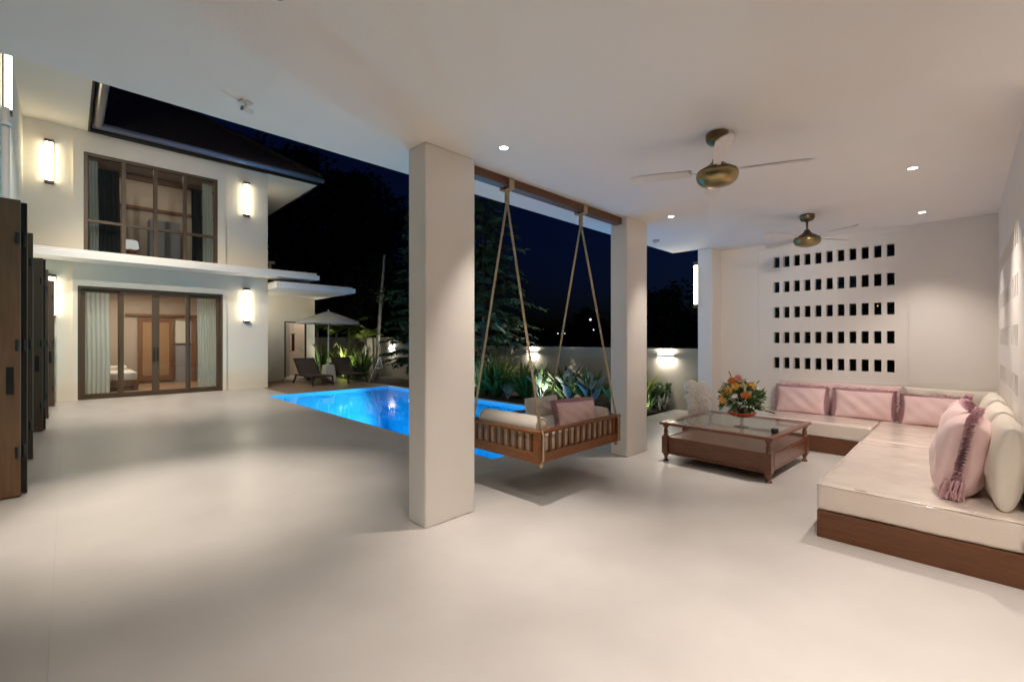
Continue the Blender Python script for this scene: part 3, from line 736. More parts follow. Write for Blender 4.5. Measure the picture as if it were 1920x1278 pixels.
pillow((SX0 + .93, SY1 - .16, zs), .50, .22, .15, (R(-8), 0, 0), 'low cream back cushion along the pool side of the swing bed', 'cream', seed=3)
pillow((SX0 + .79, SY0 + .17, zs - .005), .66, .24, .15, (R(-14), R(3), R(4)), 'pink ruffled cushion leaning on the swing bed rail', 'pink', 'mauve', seed=5, rw=.04)

# ------------------------------------------------------------------ sofa
T = thing('corner_sofa', 'low L shaped corner sofa of cream cushions on a dark wooden plinth', 'sofa', (0, 0, 0))
X0, YF, XF, YE = 3.80, .74, 6.66, 2.30
PZ = .19; SZ = .375
mb = MB(); mb.box(X0, 7.67, -.27, YF, 0, PZ); mb.build('plinth', 'sofa_wood', T, bevel=.004)
MB().box(XF, 7.67, YF + .001, YE, 0, PZ).build('plinth', 'sofa_wood', T, bevel=.004)
def cush(x0, x1, y0, y1):
    nx, ny = 14, 10; mb = MB(); rr = random.Random(int(x0*100))
    mb.box(x0, x1, y0, y1, PZ + .001, SZ)
    o = mb.build('seat_cushion', 'cream_film', T, bevel=.026, seg=4, smooth=True)
    sb = o.modifiers.new('sub', 'SUBSURF'); sb.subdivision_type = 'SIMPLE'; sb.levels = sb.render_levels = 5
    if 'pad' not in bpy.data.textures:
        tx_ = bpy.data.textures.new('pad', 'CLOUDS'); tx_.noise_scale = .28; tx_.noise_depth = 2
    dp = o.modifiers.new('pad', 'DISPLACE'); dp.texture = bpy.data.textures['pad']; dp.strength = .016; dp.mid_level = .55; dp.texture_coords = 'LOCAL'
    return o
cush(X0 + .003, 5.84, -.268, YF + .004); cush(5.845, 7.668, -.268, YF + .004); cush(XF - .004, 7.668, YF + .010, YE)
for (a, b) in (((X0 + .008, -.26, SZ - .006), (X0 + .008, YF - .005, SZ - .006)), ((X0 + .01, YF - .002, SZ - .006), (5.83, YF - .002, SZ - .006))):
    MB().tube([Vector(a).lerp(Vector(b), i/12) + Vector((0, 0, .0015*math.sin(i*2.3))) for i in range(13)], .006, 6).build('piping', 'cream_film', T, smooth=True)
# cushions against the slotted back wall (faces look along -X)
RB = R(90)
def back_pillow(y, x, w, h, tk, tilt, label, m, ruf=None, seed=0, rz=0):
    pillow((x, y, SZ + .002), w, h, tk, (R(tilt), 0, R(-90) + rz), label, m, ruf, seed=seed, group='sofa cushions')
back_pillow(1.58, 7.54, .72, .43, .14, -10, 'pale pink back cushion under the slots, behind the leftmost pink cushion', 'pink', None, 11)
back_pillow(.92, 7.54, .72, .43, .14, -10, 'pale pink back cushion under the slots, behind the second pink cushion', 'pink', None, 12)
back_pillow(1.63, 7.33, .58, .36, .14, -17, 'leftmost pink ruffled cushion under the slotted wall', 'pink', 'mauve', 13)
back_pillow(.93, 7.33, .60, .36, .14, -17, 'second pink ruffled cushion under the slotted wall', 'pink', 'mauve', 14)
back_pillow(.12, 7.54, .84, .43, .16, -8, 'cream back cushion in the corner where the two walls meet', 'cream', None, 15)
back_pillow(.25, 7.24, .56, .38, .14, -33, 'pink ruffled cushion lying back in the sofa corner', 'pink', 'mauve', 16)
def side_pillow(x, y, w, h, tk, tilt, label, m, ruf=None, seed=0, rz=0, **k):
    return pillow((x, y, SZ + .002), w, h, tk, (R(tilt), 0, R(180) + rz), label, m, ruf, seed=seed, group='sofa cushions', **k)
side_pillow(4.35, -.17, .80, .50, .20, -4, 'big cream back cushion against the side wall, nearest the camera', 'cream', None, 21)
side_pillow(5.25, -.17, .80, .50, .20, -4, 'middle cream back cushion against the side wall', 'cream', None, 22)
side_pillow(6.20, -.17, .80, .50, .20, -4, 'farthest cream back cushion against the side wall', 'cream', None, 23)
pk = side_pillow(4.36, .045, .62, .50, .30, -10, 'pink ruffled cushion nearest the camera with fringe hanging at its end', 'pink', 'mauve', 24, R(-4), rw=.055)
mb = MB(); rr = random.Random(4)
for i in range(26):
    x = .335 + rr.uniform(-.015, .03); y = rr.uniform(-.05, .05); z = .13 + rr.uniform(-.01, .01)
    mb.tube([(x, y, z), (x + rr.uniform(0, .02), y + rr.uniform(-.012, .012), z - .06), (x + rr.uniform(0, .02), y + rr.uniform(-.02, .02), z - .115)], .005, 5)
mb.build('fringe', 'mauve', pk)
side_pillow(5.22, .065, .60, .48, .24, -9, 'pink ruffled cushion second along the side wall', 'pink', 'mauve', 25, R(5), rw=.055)
side_pillow(5.98, .07, .58, .46, .22, -10, 'pink ruffled cushion third along the side wall', 'pink', 'mauve', 26, R(-3), rw=.055)

# ------------------------------------------------------------------ coffee table
CT = thing('coffee_table', 'dark wooden coffee table with glass top and turned legs', 'table', (5.50, 1.87, 0), R(-2.5))
tx, ty = .64, .60
zt = .45
for y in (-ty, ty - .06): MB().box(-tx, tx, y, y + .06, zt - .03, zt).build('top_rail', 'table_wood', CT, bevel=.006)
for x in (-tx, tx - .06): MB().box(x, x + .06, -ty + .0605, ty - .0605, zt - .03, zt).build('top_rail', 'table_wood', CT, bevel=.006)
MB().box(-tx + .0605, tx - .0605, -ty + .0605, ty - .0605, zt - .012, zt - .004).build('glass_top', 'tabletop_glass', CT)
leg = [(.030, 0), (.030, .015), (.016, .03), (.022, .055), (.033, .075), (.033, .09)]
leg2 = [(.034, .285), (.036, .292), (.024, .30), (.021, .312), (.026, .33), (.022, .36), (.018, .375), (.026, .388), (.034, .40), (.036, .419)]
for sx in (-1, 1):
    for sy in (-1, 1):
        mb = MB(); cx_, cy_ = sx*(tx - .055), sy*(ty - .055)
        mb.lathe(leg, 16, (cx_, cy_, 0)); mb.box(cx_ - .034, cx_ + .034, cy_ - .034, cy_ + .034, .09, .285); mb.lathe(leg2, 16, (cx_, cy_, 0))
        mb.build('leg', 'table_wood', CT)
i_ = .055 + .0345
for sy in (-1, 1): MB().box(-tx + i_, tx - i_, sy*(ty-.075), sy*(ty-.045), .092, .283).build('apron', 'table_wood', CT, bevel=.003)
for sx in (-1, 1): MB().box(sx*(tx-.075), sx*(tx-.045), -ty + i_, ty - i_, .092, .283).build('apron', 'table_wood', CT, bevel=.003)
for sy in (-1, 1):
    dr = MB().box(-tx + .14, tx - .14, sy*(ty-.0445), sy*(ty-.034), .125, .255).build('drawer_front', 'table_wood', CT, bevel=.003)
    mb = MB(); y = sy*(ty-.033)
    mb.box(-tx+.13, tx-.13, y - .005, y + .006, .115, .127); mb.box(-tx+.13, tx-.13, y - .005, y + .006, .253, .265)
    mb.box(-tx+.13, -tx+.143, y - .005, y + .006, .1275, .2525); mb.box(tx-.143, tx-.13, y - .005, y + .006, .1275, .2525)
    mb.build('drawer_moulding', 'table_wood', CT)
MB().box(-tx + .08, tx - .08, -ty + .08, ty - .08, .262, .276).build('shelf', 'table_wood', CT)
for sx in (-1, 1): MB().box(sx*(tx-.035), sx*(tx-.015), -ty + .03, ty - .03, .094, .108).build('foot_moulding', 'table_wood', CT)

def v_at(loc): return Vector(loc)
# vase and bouquet
VL = (5.26, 1.72, .4465)
V = thing('footed_bowl', 'glossy red footed bowl holding the flowers on the coffee table', 'bowl', VL)
MB().lathe([(.075, 0), (.075, .006), (.03, .014), (.018, .03), (.018, .085), (.03, .105)], 24).build('foot', 'bowl_glass', V, smooth=True)
MB().lathe([(.03, .106), (.08, .112), (.12, .13), (.145, .155), (.148, .162), (.14, .165), (.12, .15), (.02, .135)], 32).build('bowl', 'vase_red', V, smooth=True)
Bq = thing('flower_bouquet', 'loose bouquet of orange and yellow flowers with green foliage', 'flowers', (VL[0], VL[1], VL[2] + .15))
rr = random.Random(31)
def rdir(zmin=-.2, zmax=1):
    while True:
        v = Vector((rr.uniform(-1, 1), rr.uniform(-1, 1), rr.uniform(zmin, zmax)))
        if .1 < v.length < 1: return v.normalized()
def blob_leaves(m, nn, rad, zc, L, W, zmin=-.3):
    mb = MB()
    for _ in range(nn):
        d = rdir(zmin); k = rr.uniform(.45, 1)
        p_ = Vector((d.x*rad[0], d.y*rad[1], d.z*rad[2]))*k + Vector((0, 0, zc))
        mb.leaf(p_, (d + rdir(-1)*.8), rdir(-1), L*rr.uniform(.6, 1.3), W*rr.uniform(.6, 1.3), .5)
    return mb
blob_leaves('', 400, (.19, .19, .17), .155, .085, .045).build('foliage', 'leaf_bouquet', Bq)
blob_leaves('', 150, (.21, .21, .175), .155, .085, .05).build('foliage', 'leaf_sage', Bq)
mb = MB()
for _ in range(26):
    d = rdir(.15); mb.tube([(0, 0, -.02), d*.13 + Vector((0, 0, .05)), d*rr.uniform(.20, .27) + Vector((0, 0, .10))], .0035, 4)
for e in (Vector((.10, -.30, .02)), Vector((-.1, .1, .46)), Vector((.12, -.14, .36))):
    mb.tube([(0, 0, 0), e*.5 + Vector((0, 0, .05)), e], .005, 5)
mb.build('stems', 'bark', Bq)
def flower(p_, d, r, m, nm='flower', n=11):
    mb = MB(); d = Vector(d).normalized(); q = d.to_track_quat('Z', 'Y')
    for ring, (el, sc_) in enumerate(((.25, 1), (.7, .8), (1.1, .5))):
        for i in range(n - ring*2):
            a = i*2*math.pi/(n - ring*2) + ring
            dd = q @ Vector((math.cos(a)*math.cos(el), math.sin(a)*math.cos(el), math.sin(el)))
            mb.leaf(p_, dd, d, r*sc_, r*.55*sc_, .6)
    mb.blob(Vector(p_) + d*r*.15, (r*.22,)*3, 8, 5)
    mb.build(nm, m, Bq)
to_cam = Vector((-.75, -.35, .35))
for i, (x, y, z, r, m_) in enumerate(((-.17, .08, .25, .055, 'petal_yellow'), (-.12, .14, .19, .05, 'petal_yellow'), (-.14, .02, .30, .05, 'petal_yellow'),
        (-.05, .10, .33, .05, 'petal_orange'), (-.15, -.09, .22, .062, 'petal_orange'), (-.10, -.05, .30, .05, 'petal_yellow'), (-.02, .03, .38, .05, 'petal_pink'),
        (-.2, .12, .14, .045, 'petal_yellow'), (.02, -.14, .29, .05, 'petal_white'), (-.09, .07, .36, .045, 'petal_orange'), (-.06, -.12, .31, .045, 'petal_yellow'), (.1, .05, .34, .05, 'petal_yellow'), (.0, .18, .26, .05, 'petal_yellow'), (-.21, 0, .20, .04, 'petal_white'))):
    flower((x, y, z), to_cam + rdir(-.3)*.6, r, m_)
t = thing('ashtray', 'small dark round cup standing on the glass tabletop corner', 'cup', (5.17, 1.37, .4465))
MB().lathe([(.03, 0), (.034, .01), (.034, .04), (.028, .042), (.026, .015), (.001, .012)], 20).build('cup', 'black_plastic', t, smooth=True)
MB().lathe([(.02, .0125), (.02, .03), (.001, .032)], 12).build('candle', 'device_grey', t)

# pale carved ornament beside the far pier
t = thing('carved_ornament', 'pale carved stone ornament of scrolls and rosettes standing before the far pier', 'ornament', (6.72, 2.86, 0))
MB().box(-.17, .17, -.12, .12, 0, .10).build('plinth', 'table_wood', t, bevel=.01)
mb = MB(); rr = random.Random(77)
mb.blob((0, 0, .35), (.11, .09, .30), 16, 12, 1, .12)
mb.build('body', 'stone_pale', t, smooth=True)
def scroll(cx_, cy_, cz_, r, turns, flip, th_, ax):
    pts = []
    for i in range(28):
        a = i/27*turns*2*math.pi; q = r*(1 - .82*i/27)
        pts.append(Vector((cx_, cy_, cz_)) + ax*(flip*q*math.cos(a)) + Vector((0, 0, q*math.sin(a))) + Vector((-.04*i/27, -.03*i/27, 0)))
    mb_ = MB(); mb_.tube(pts, [th_*1.5*(1 - .5*i/27) for i in range(28)], 7); mb_.build('scroll', 'stone_pale', t, smooth=True)
ax = Vector((.7, -.7, 0))
for (o_, z, r, fl, th_) in ((-.09, .70, .085, 1, .026), (.09, .68, .09, -1, .026), (.11, .50, .10, 1, .028), (-.08, .52, .07, -1, .022), (.12, .34, .075, -1, .022), (-.05, .36, .07, 1, .022), (-.08, .22, .06, 1, .02), (.09, .20, .06, -1, .02)):
    b_ = ax*o_; scroll(b_.x - .05, b_.y - .04, z, r, 1.7, fl, th_, ax)
for i in range(9):
    b_ = ax*rr.uniform(-.13, .13); z = rr.uniform(.25, .76); mb = MB()
    for k in range(7):
        a = k*2*math.pi/7; q = ax*math.cos(a)*.035 + Vector((0, 0, math.sin(a)*.035))
        mb.blob((b_.x - .09 + q.x, b_.y - .07 + q.y, z + q.z), (.02, .02, .02), 7, 5)
    mb.blob((b_.x - .10, b_.y - .08, z), (.02, .02, .02), 7, 5); mb.build('rosette', 'stone_pale', t, smooth=True)

# ------------------------------------------------------------------ loungers, parasol, pole
def lounger(x, y, rz, label):
    t = thing('sun_lounger', label, 'sun lounger', (x, y, 0), rz, 'dark sun loungers at the pool end')
    w2 = .31
    for s_ in (-1, 1):
        mb = MB(); mb.bar((s_*w2, -.62, .28), (s_*w2, .72, .28), .045, .04); mb.bar((s_*w2, .30, .285), (s_*w2, .80, .80), .04, .035); mb.build('side_rail', 'lounger_frame', t)
        MB().bar((s_*w2, -.60, .26), (s_*w2, -.68, .0), .045, .04).build('leg', 'lounger_frame', t)
        MB().bar((s_*w2, .62, .26), (s_*w2, .86, .0), .045, .04).build('leg', 'lounger_frame', t)
    MB().bar((-w2, -.62, .28), (w2, -.62, .28), .045, .04).build('crossbar', 'lounger_frame', t); MB().bar((-w2, .79, .79), (w2, .79, .79), .04, .035).build('crossbar', 'lounger_frame', t)
    MB().box(-w2 + .025, w2 - .025, -.60, .32, .292, .302).build('seat_sling', 'sling', t)
    MB().bar((0, .32, .300), (0, .79, .795), w2*2 - .05, .01, (1, 0, 0)).build('back_sling', 'sling', t) if False else MB().grid(lambda u, v: (-w2 + .025 + u*(2*w2 - .05), .325 + .46*v, .303 + .49*v - .03*math.sin(v*3.14)), 6, 6).build('back_sling', 'sling', t)
lounger(5.54, 14.50, R(2), 'dark brown sling lounger left of the parasol base, by the annexe door')
lounger(6.72, 14.55, R(-2), 'dark brown sling lounger right of the parasol base, before the shrubs')
t = thing('parasol', 'pale canvas parasol on a white pole behind the loungers', 'parasol', (6.10, 14.75, 0))
MB().tube([(0, 0, .58), (0, 0, 2.28)], .022, 10).build('pole', 'white_metal', t, smooth=True)
N = 8; Rr = .98
mb = MB()
def cn(u, v):
    a = u*2*math.pi; k = 1 - .045*(1 - abs(math.cos(a*N/2)))
    r = Rr*v*k; return (r*math.cos(a), r*math.sin(a), 2.34 - .34*v**1.15 - .03*math.sin(v*3.14)*(1 - abs(math.cos(a*N/2))))
mb.grid(cn, 64, 8)
mb.build('canopy', 'canvas', t, smooth=True)
mb = MB(); mb.grid(lambda u, v: (lambda q: (q[0]*1.004, q[1]*1.004, q[2] - .07*v))(cn(u, 1)), 64, 1); mb.build('valance', 'canvas', t)
for k in range(N):
    a = k*2*math.pi/N
    MB().bar((.03*math.cos(a), .03*math.sin(a), 2.28), (.94*math.cos(a), .94*math.sin(a), 1.985), .014, .014).build('rib', 'white_metal', t)
MB().lathe([(.03, 2.34), (.03, 2.37), (.012, 2.40), (.001, 2.405)], 12).build('finial', 'white_metal', t, smooth=True)
mb = MB()
a, b = .20, .14
mb.add([(-a,-a,0),(a,-a,0),(a,a,0),(-a,a,0),(-b,-b,.58),(b,-b,.58),(b,b,.58),(-b,b,.58)], [(3,2,1,0),(4,5,6,7),(0,1,5,4),(1,2,6,5),(2,3,7,6),(3,0,4,7)])
mb.build('base_block', 'concrete', t, bevel=.01)
t = thing('pool_pole', 'white leaning pole with a narrow triangular frame at its top, right of the loungers', 'pole', (7.02, 13.75, 0))
mb = MB(); mb.tube([(0, 0, .02), (.10, -.28, .55), (.16, -.42, .86)], .014, 8); mb.build('handle', 'white_metal', t, smooth=True)
mb = MB(); mb.tube([(.09, -.24, .48), (.165, -.42, .90)], .016, 8); mb.tube([(.165, -.42, .90), (.20, -.52, .50)], .018, 8); mb.tube([(.20, -.52, .50), (.09, -.24, .48)], .01, 8); mb.build('frame', 'white_metal', t, smooth=True)
t = thing('leaning_pole', 'tall pale leaning bare pole in the corner bed right of the palms', 'pole', (8.42, 15.9, 0))
mb = MB(); mb.tube([(0, 0, -.02), (.06, -.08, 1.8), (.20, -.28, 4.66)], [.075, .065, .05], 10); mb.build('trunk', 'pale_bark', t, smooth=True)
mb = MB(); rr = random.Random(5)
for i in range(60):
    p_ = Vector((.22, -.22, 3.0)) + rdir(-.6)*rr.uniform(.05, .4); mb.leaf(p_, rdir(-1), rdir(-1), .22, .09)
mb.build('leaves', 'leaf_mid', t)

# ------------------------------------------------------------------ plants
def clump(name, loc, nb, L, W, m, label, spread=.9, droop=.8, cat='plant', seed=0, group='bedding plants by the pool', base=.4):
    rr = random.Random(seed); t = thing(name, label, cat, loc, 0, group)
    mb = MB()
    for i in range(nb):
        a = rr.uniform(0, 6.283); e = rr.uniform(.25, 1) * spread
        d = Vector((math.cos(a)*e, math.sin(a)*e, 1.0))
        mb.blade((rr.uniform(-.06, .06), rr.uniform(-.06, .06), 0), d, L*rr.uniform(.65, 1.15), W*rr.uniform(.7, 1.2), droop*rr.uniform(.5, 1.3), 5, .22, base)
    mb.build('leaves', m, t)
    MB().blob((0, 0, .02), (.07, .07, .06), 8, 6).build('crown_base', 'soil', t)
def shrub(name, loc, r, h, nn, L, W, m, label, seed=0, cat='shrub', droop=0, group='bedding plants by the pool'):
    rr = random.Random(seed); t = thing(name, label, cat, loc, 0, group)
    mb = MB(); st = MB(); stems = []
    for i in range(9):
        a = rr.uniform(0, 6.283); k = rr.uniform(.3, 1)
        tip = Vector((math.cos(a)*r*k, math.sin(a)*r*k, h*rr.uniform(.6, 1)))
        mid = Vector((tip.x*.4, tip.y*.4, tip.z*.55)); st.tube([(0, 0, 0), mid, tip], [.014, .010, .005], 5); stems.append((mid, tip))
    for i in range(nn):
        mid, tip = rr.choice(stems); q = rr.random(); b_ = (mid*.5).lerp(mid, q*2) if q < .5 else mid.lerp(tip, q*2 - 1)
        d = Vector((rr.uniform(-1, 1), rr.uniform(-1, 1), rr.uniform(-.4, .9) - droop))
        p_ = b_ + d.normalized()*rr.uniform(0, .12)*h
        mb.leaf(p_, d, (rr.uniform(-.4, .4), rr.uniform(-.4, .4), 1), L*rr.uniform(.6, 1.3), W*rr.uniform(.6, 1.3), .6)
    mb.build('foliage', m, t); st.build('stems', 'bark', t)
def bigleaf(loc, specs, m, label, seed=0, group='bedding plants by the pool'):
    rr = random.Random(seed); t = thing('broad_leaved_plant', label, 'plant', loc, 0, group)
    for (a, e, stalk, L, W) in specs:
        a = R(a); d = Vector((math.cos(a)*e, math.sin(a)*e, 1)).normalized(); top = d*stalk
        mb = MB()
        mb.tube([(0, 0, 0), d*stalk*.5 + Vector((0, 0, .02)), top], [.014, .011, .007], 6)
        out = Vector((math.cos(a)*.5, math.sin(a)*.5, 1)).normalized(); side = Vector((-math.sin(a), math.cos(a), 0)); up = side.cross(out) * -1
        def fn(u, v):
            t_ = v; ww = W*(math.sin(min(1, t_*1.9 + .12)*math.pi/2))*(1 - t_**2.4)**.8
            q = (u - .5)*2
            return tuple(top + out*L*t_ + Vector((math.cos(a), math.sin(a), -.5))*(L*.18*t_*t_) + side*q*ww/2 + up*(abs(q)**1.4)*ww*.16 + up*.008*math.sin(t_*30)*abs(q))
        mb.grid(fn, 6, 12)
        mb.build('leaf', m, t, smooth=True)
# right bed, between the right column and the far pier
clump('strap_leaf_plant', (7.55, 4.32, .02), 40, .55, .05, 'leaf_mid', 'strap leaved plant at the bed edge next to the right column', .9, .9, seed=1)
clump('strap_leaf_plant', (7.9, 4.30, .02), 36, .42, .05, 'leaf_dark', 'low dark strap leaved plant in front of the lime green one', .8, .8, seed=2)
clump('lime_plant', (8.25, 4.62, .02), 44, .80, .07, 'leaf_lime', 'lime green arching plant under the boundary wall light', .55, 1.3, seed=3)
shrub('leafy_shrub', (8.45, 4.42, .0), .34, .50, 300, .16, .07, 'leaf_dark', 'dark leafy shrub between the lime plant and the carved ornament', 4)
clump('strap_leaf_plant', (8.3, 4.22, .02), 34, .34, .045, 'leaf_grey', 'small grey leaved plant low at the bed corner', .9, .6, seed=5)
bigleaf((7.45, 4.75, .0), [(250, .5, .34, .34, .18), (200, .6, .30, .30, .16), (300, .5, .3, .32, .16), (160, .5, .36, .3, .15)], 'leaf_mid', 'broad leaved green plant just right of the right column', 6)
# bed behind the pool and swing
bigleaf((7.45, 5.25, .0), [(45, .12, .40, .44, .27), (100, .3, .34, .40, .24), (-20, .3, .36, .40, .24), (150, .5, .30, .36, .22), (250, .5, .2, .36, .2)], 'leaf_blue', 'blue grey broad leaved plant nearest the right column', 7)
bigleaf((7.5, 5.85, .0), [(40, .12, .42, .46, .29), (110, .3, .34, .40, .24), (-30, .35, .36, .40, .24), (200, .5, .2, .36, .22)], 'leaf_blue', 'blue grey broad leaved plant second from the right column', 8)
bigleaf((7.4, 6.55, .0), [(60, .2, .36, .42, .26), (120, .35, .30, .40, .24), (0, .35, .28, .38, .22)], 'leaf_blue', 'blue grey broad leaved plant behind the pink swing cushion', 9)
bigleaf((7.3, 7.5, .0), [(45, .2, .14, .38, .27), (110, .5, .12, .34, .24), (-30, .5, .12, .34, .24)], 'leaf_blue', 'low blue grey broad leaved plant left of the rear swing rope', 10)
GP = 'green plants lining the far pool edge'
spec = [(7.75, 5.5, .85, .07, 'leaf_mid'), (7.8, 6.15, .90, .07, 'leaf_dark'), (7.75, 6.9, .90, .07, 'leaf_mid'), (7.45, 7.05, .62, .06, 'leaf_mid'), (7.8, 7.5, .98, .07, 'leaf_lime'), (7.35, 7.95, .85, .065, 'leaf_mid'),
        (7.7, 8.2, 1.15, .07, 'leaf_lime'), (7.35, 8.4, .95, .065, 'leaf_mid'), (7.35, 9.25, .9, .06, 'leaf_dark'), (7.7, 9.6, 1.0, .06, 'leaf_mid'), (7.4, 10.0, .9, .06, 'leaf_lime'), (7.5, 10.7, .9, .06, 'leaf_mid')]
for i, (x, y, L, W, m_) in enumerate(spec):
    kind = {'leaf_mid': 'green', 'leaf_dark': 'dark green', 'leaf_lime': 'yellow green'}[m_]
    word = ['first', 'second', 'third', 'fourth', 'fifth', 'sixth', 'seventh', 'eighth', 'ninth', 'tenth', 'eleventh', 'twelfth'][i]
    clump('arching_grass', (x, y, .02), 95, L, W, m_, 'arching %s leaf clump, %s of its row counted from the right column' % (kind, word), .75, 1.2, seed=40 + i, group=GP)
shrub('grey_shrub', (7.55, 8.85, 0), .30, .85, 260, .16, .055, 'leaf_grey', 'pale grey drooping shrub by the pool under the conifer', 60, droop=.8)
shrub('grey_shrub', (8.1, 8.7, 0), .45, 1.15, 300, .18, .06, 'leaf_grey', 'taller greyish shrub against the boundary wall behind the conifer trunk', 61, droop=.6)
shrub('dark_shrub', (8.2, 9.6, 0), .5, 1.2, 420, .20, .07, 'leaf_dark', 'dark leafy shrub against the wall left of the conifer trunk', 62, droop=.2)
# plants around the loungers
shrub('dark_shrub', (5.95, 16.05, 0), .40, .62, 340, .17, .055, 'leaf_dark', 'dark low shrub between the annexe and the parasol base', 63)
clump('palm_clump', (6.75, 16.9, 0), 46, 1.45, .10, 'leaf_mid', 'tall arching palm clump just right of the parasol pole', .45, 1.3, seed=64, group='palms near the loungers')
clump('palm_clump', (7.35, 16.3, 0), 50, 1.35, .09, 'leaf_lime', 'yellow green arching palm clump behind the right lounger', .55, 1.3, seed=65, group='palms near the loungers')
clump('palm_clump', (7.75, 15.6, 0), 44, 1.25, .09, 'leaf_mid', 'green arching palm clump right behind the leaning white pole', .5, 1.2, seed=66, group='palms near the loungers')
shrub('dark_shrub', (7.3, 15.2, 0), .35, .55, 260, .16, .05, 'leaf_dark', 'dark low shrub at the feet of the palm clumps', 67)
clump('agave', (7.55, 14.3, 0), 26, .5, .06, 'leaf_grey', 'small grey spiky plant by the leaning white pole', .9, .4, seed=68)
def palm(x, y, h, nf, L, label, seed, m='leaf_lime'):
    rr = random.Random(seed); t = thing('palm_tree', label, 'palm', (x, y, -.1), 0, 'slim palms behind the boundary wall')
    lean = Vector((rr.uniform(-.15, .15), rr.uniform(-.15, .15), 0))
    MB().tube([(0, 0, 0), lean*.4 + Vector((0, 0, h*.5)), lean + Vector((0, 0, h))], [.06, .05, .045], 8).build('trunk', 'pale_bark', t, smooth=True)
    top = lean + Vector((0, 0, h))
    for k in range(nf):
        a = k*6.283/nf + rr.uniform(-.3, .3); e = rr.uniform(.4, 1.4)
        d = Vector((math.cos(a)*e, math.sin(a)*e, 1)).normalized(); pos = top.copy(); cur = d.copy(); mb = MB()
        pts = [pos.copy()]; ns = 9
        for s_ in range(ns):
            cur = (cur + Vector((0, 0, -.16))).normalized(); pos = pos + cur*L/ns; pts.append(pos.copy())
            side = Vector((-math.sin(a), math.cos(a), 0)); ll = L*.30*math.sin((s_ + 1.5)/(ns + 1)*math.pi)
            for sg in (-1, 1):
                for q in (0, .5): mb.leaf(pos - cur*q*L/ns, side*sg + cur*.7 + Vector((0, 0, -.35)), (0, 0, 1), ll, .045, .5)
        mb.tube(pts, [.014 - .001*i for i in range(len(pts))], 5)
        mb.build('frond', m, t)
palm(7.35, 17.35, 1.75, 9, 1.0, 'slim palm nearest the parasol canopy edge', 70)
palm(7.9, 17.0, 1.95, 10, 1.05, 'slim yellow green palm, tallest beside the parasol', 71)
palm(8.35, 16.4, 1.55, 9, .95, 'slim yellow green palm left of the leaning bare pole', 72)
palm(6.9, 17.6, 2.2, 9, 1.0, 'dark palm above the parasol canopy', 73, 'leaf_dark')

# unseen fill lights added low in the beds to brighten the plants
for gx, gy, gpw, ga, glab in ((7.12, 15.75, 260, (7.5, 17.2, 1.6), 'added low fill light hidden behind the right lounger'), (7.12, 9.0, 300, (7.8, 8.6, 1.6), 'added low fill light at the pool edge below the conifer'),
                              (7.12, 6.4, 150, (7.9, 6.2, .9), 'added low fill light at the pool edge hidden by the swing'), (7.5, 4.14, 70, (8.1, 4.6, .6), 'added low fill light in the bed beside the far pier')):
    t = thing('garden_fill_light', glab, 'spotlight', (gx, gy, 0), 0, 'added low garden fill lights')
    MB().tube([(0, 0, -.02), (0, 0, .08)], .012, 8).build('spike', 'black_plastic', t)
    MB().lathe([(.02, 0), (.034, .01), (.034, .06)], 14).build('head', 'black_plastic', t, loc=(0, 0, .08))
    lamp('garden_fill_lamp', 'SPOT', (0, 0, .16), gpw, (1, .93, .74), t, Vector(ga) - Vector((gx, gy, 0)), spot_size=R(130), spot_blend=1, shadow_soft_size=.04)

# conifers
def conifer(x, y, h, r0, z0, label, seed, m='leaf_dark', dens=1.0, power=1.0):
    rr = random.Random(seed); t = thing('conifer_tree', label, 'tree', (x, y, -.02), 0, 'layered conifers by the boundary wall')
    MB().tube([(0, 0, 0), (.02, .01, h*.4), (0, 0, h)], [.09, .06, .012], 10).build('trunk', 'bark', t, smooth=True)
    mb = MB(); br = MB(); z = z0
    while z < h - .1:
        fr = 1 - (z - z0)/(h - z0); L = r0*fr**power + .12; nb = int(6 + 4*fr)
        for k in range(nb):
            a = k*6.283/nb + rr.uniform(-.35, .35); l = L*rr.uniform(.75, 1.1)
            d = Vector((math.cos(a), math.sin(a), rr.uniform(-.02, .25))); p0 = Vector((0, 0, z + rr.uniform(-.08, .08))); pts = []
            for i in range(5): q = i/4; pts.append(p0 + d*l*q + Vector((0, 0, -.28*l*q*q)))
            br.tube(pts, [.016, .012, .009, .006, .003], 4, False)
            for i in range(int(34*l*dens) + 8):
                q = rr.uniform(.12, 1) ; j = min(3, int(q*4)); b_ = pts[j].lerp(pts[j+1], q*4 - j)
                sd = Vector((-d.y, d.x, 0))*rr.choice((-1, 1))
                dd = sd*rr.uniform(.3, 1) + d*rr.uniform(.3, .9) + Vector((0, 0, rr.uniform(-.55, .15)))
                mb.leaf(b_, dd, (0, 0, 1), rr.uniform(.16, .32)*(1 - .3*q), .05, .7)
        z += .26 + .12*rr.random()
    mb.build('crown', m, t); br.build('branches', 'bark', t)['kind'] = 'stuff'
conifer(7.85, 8.98, 6.3, 1.75, 1.45, 'dark layered conifer behind the near column and the left swing rope', 80)
conifer(8.05, 12.75, 5.6, .95, .75, 'dark slender conifer left of the near column by the boundary light', 81, dens=1.1)

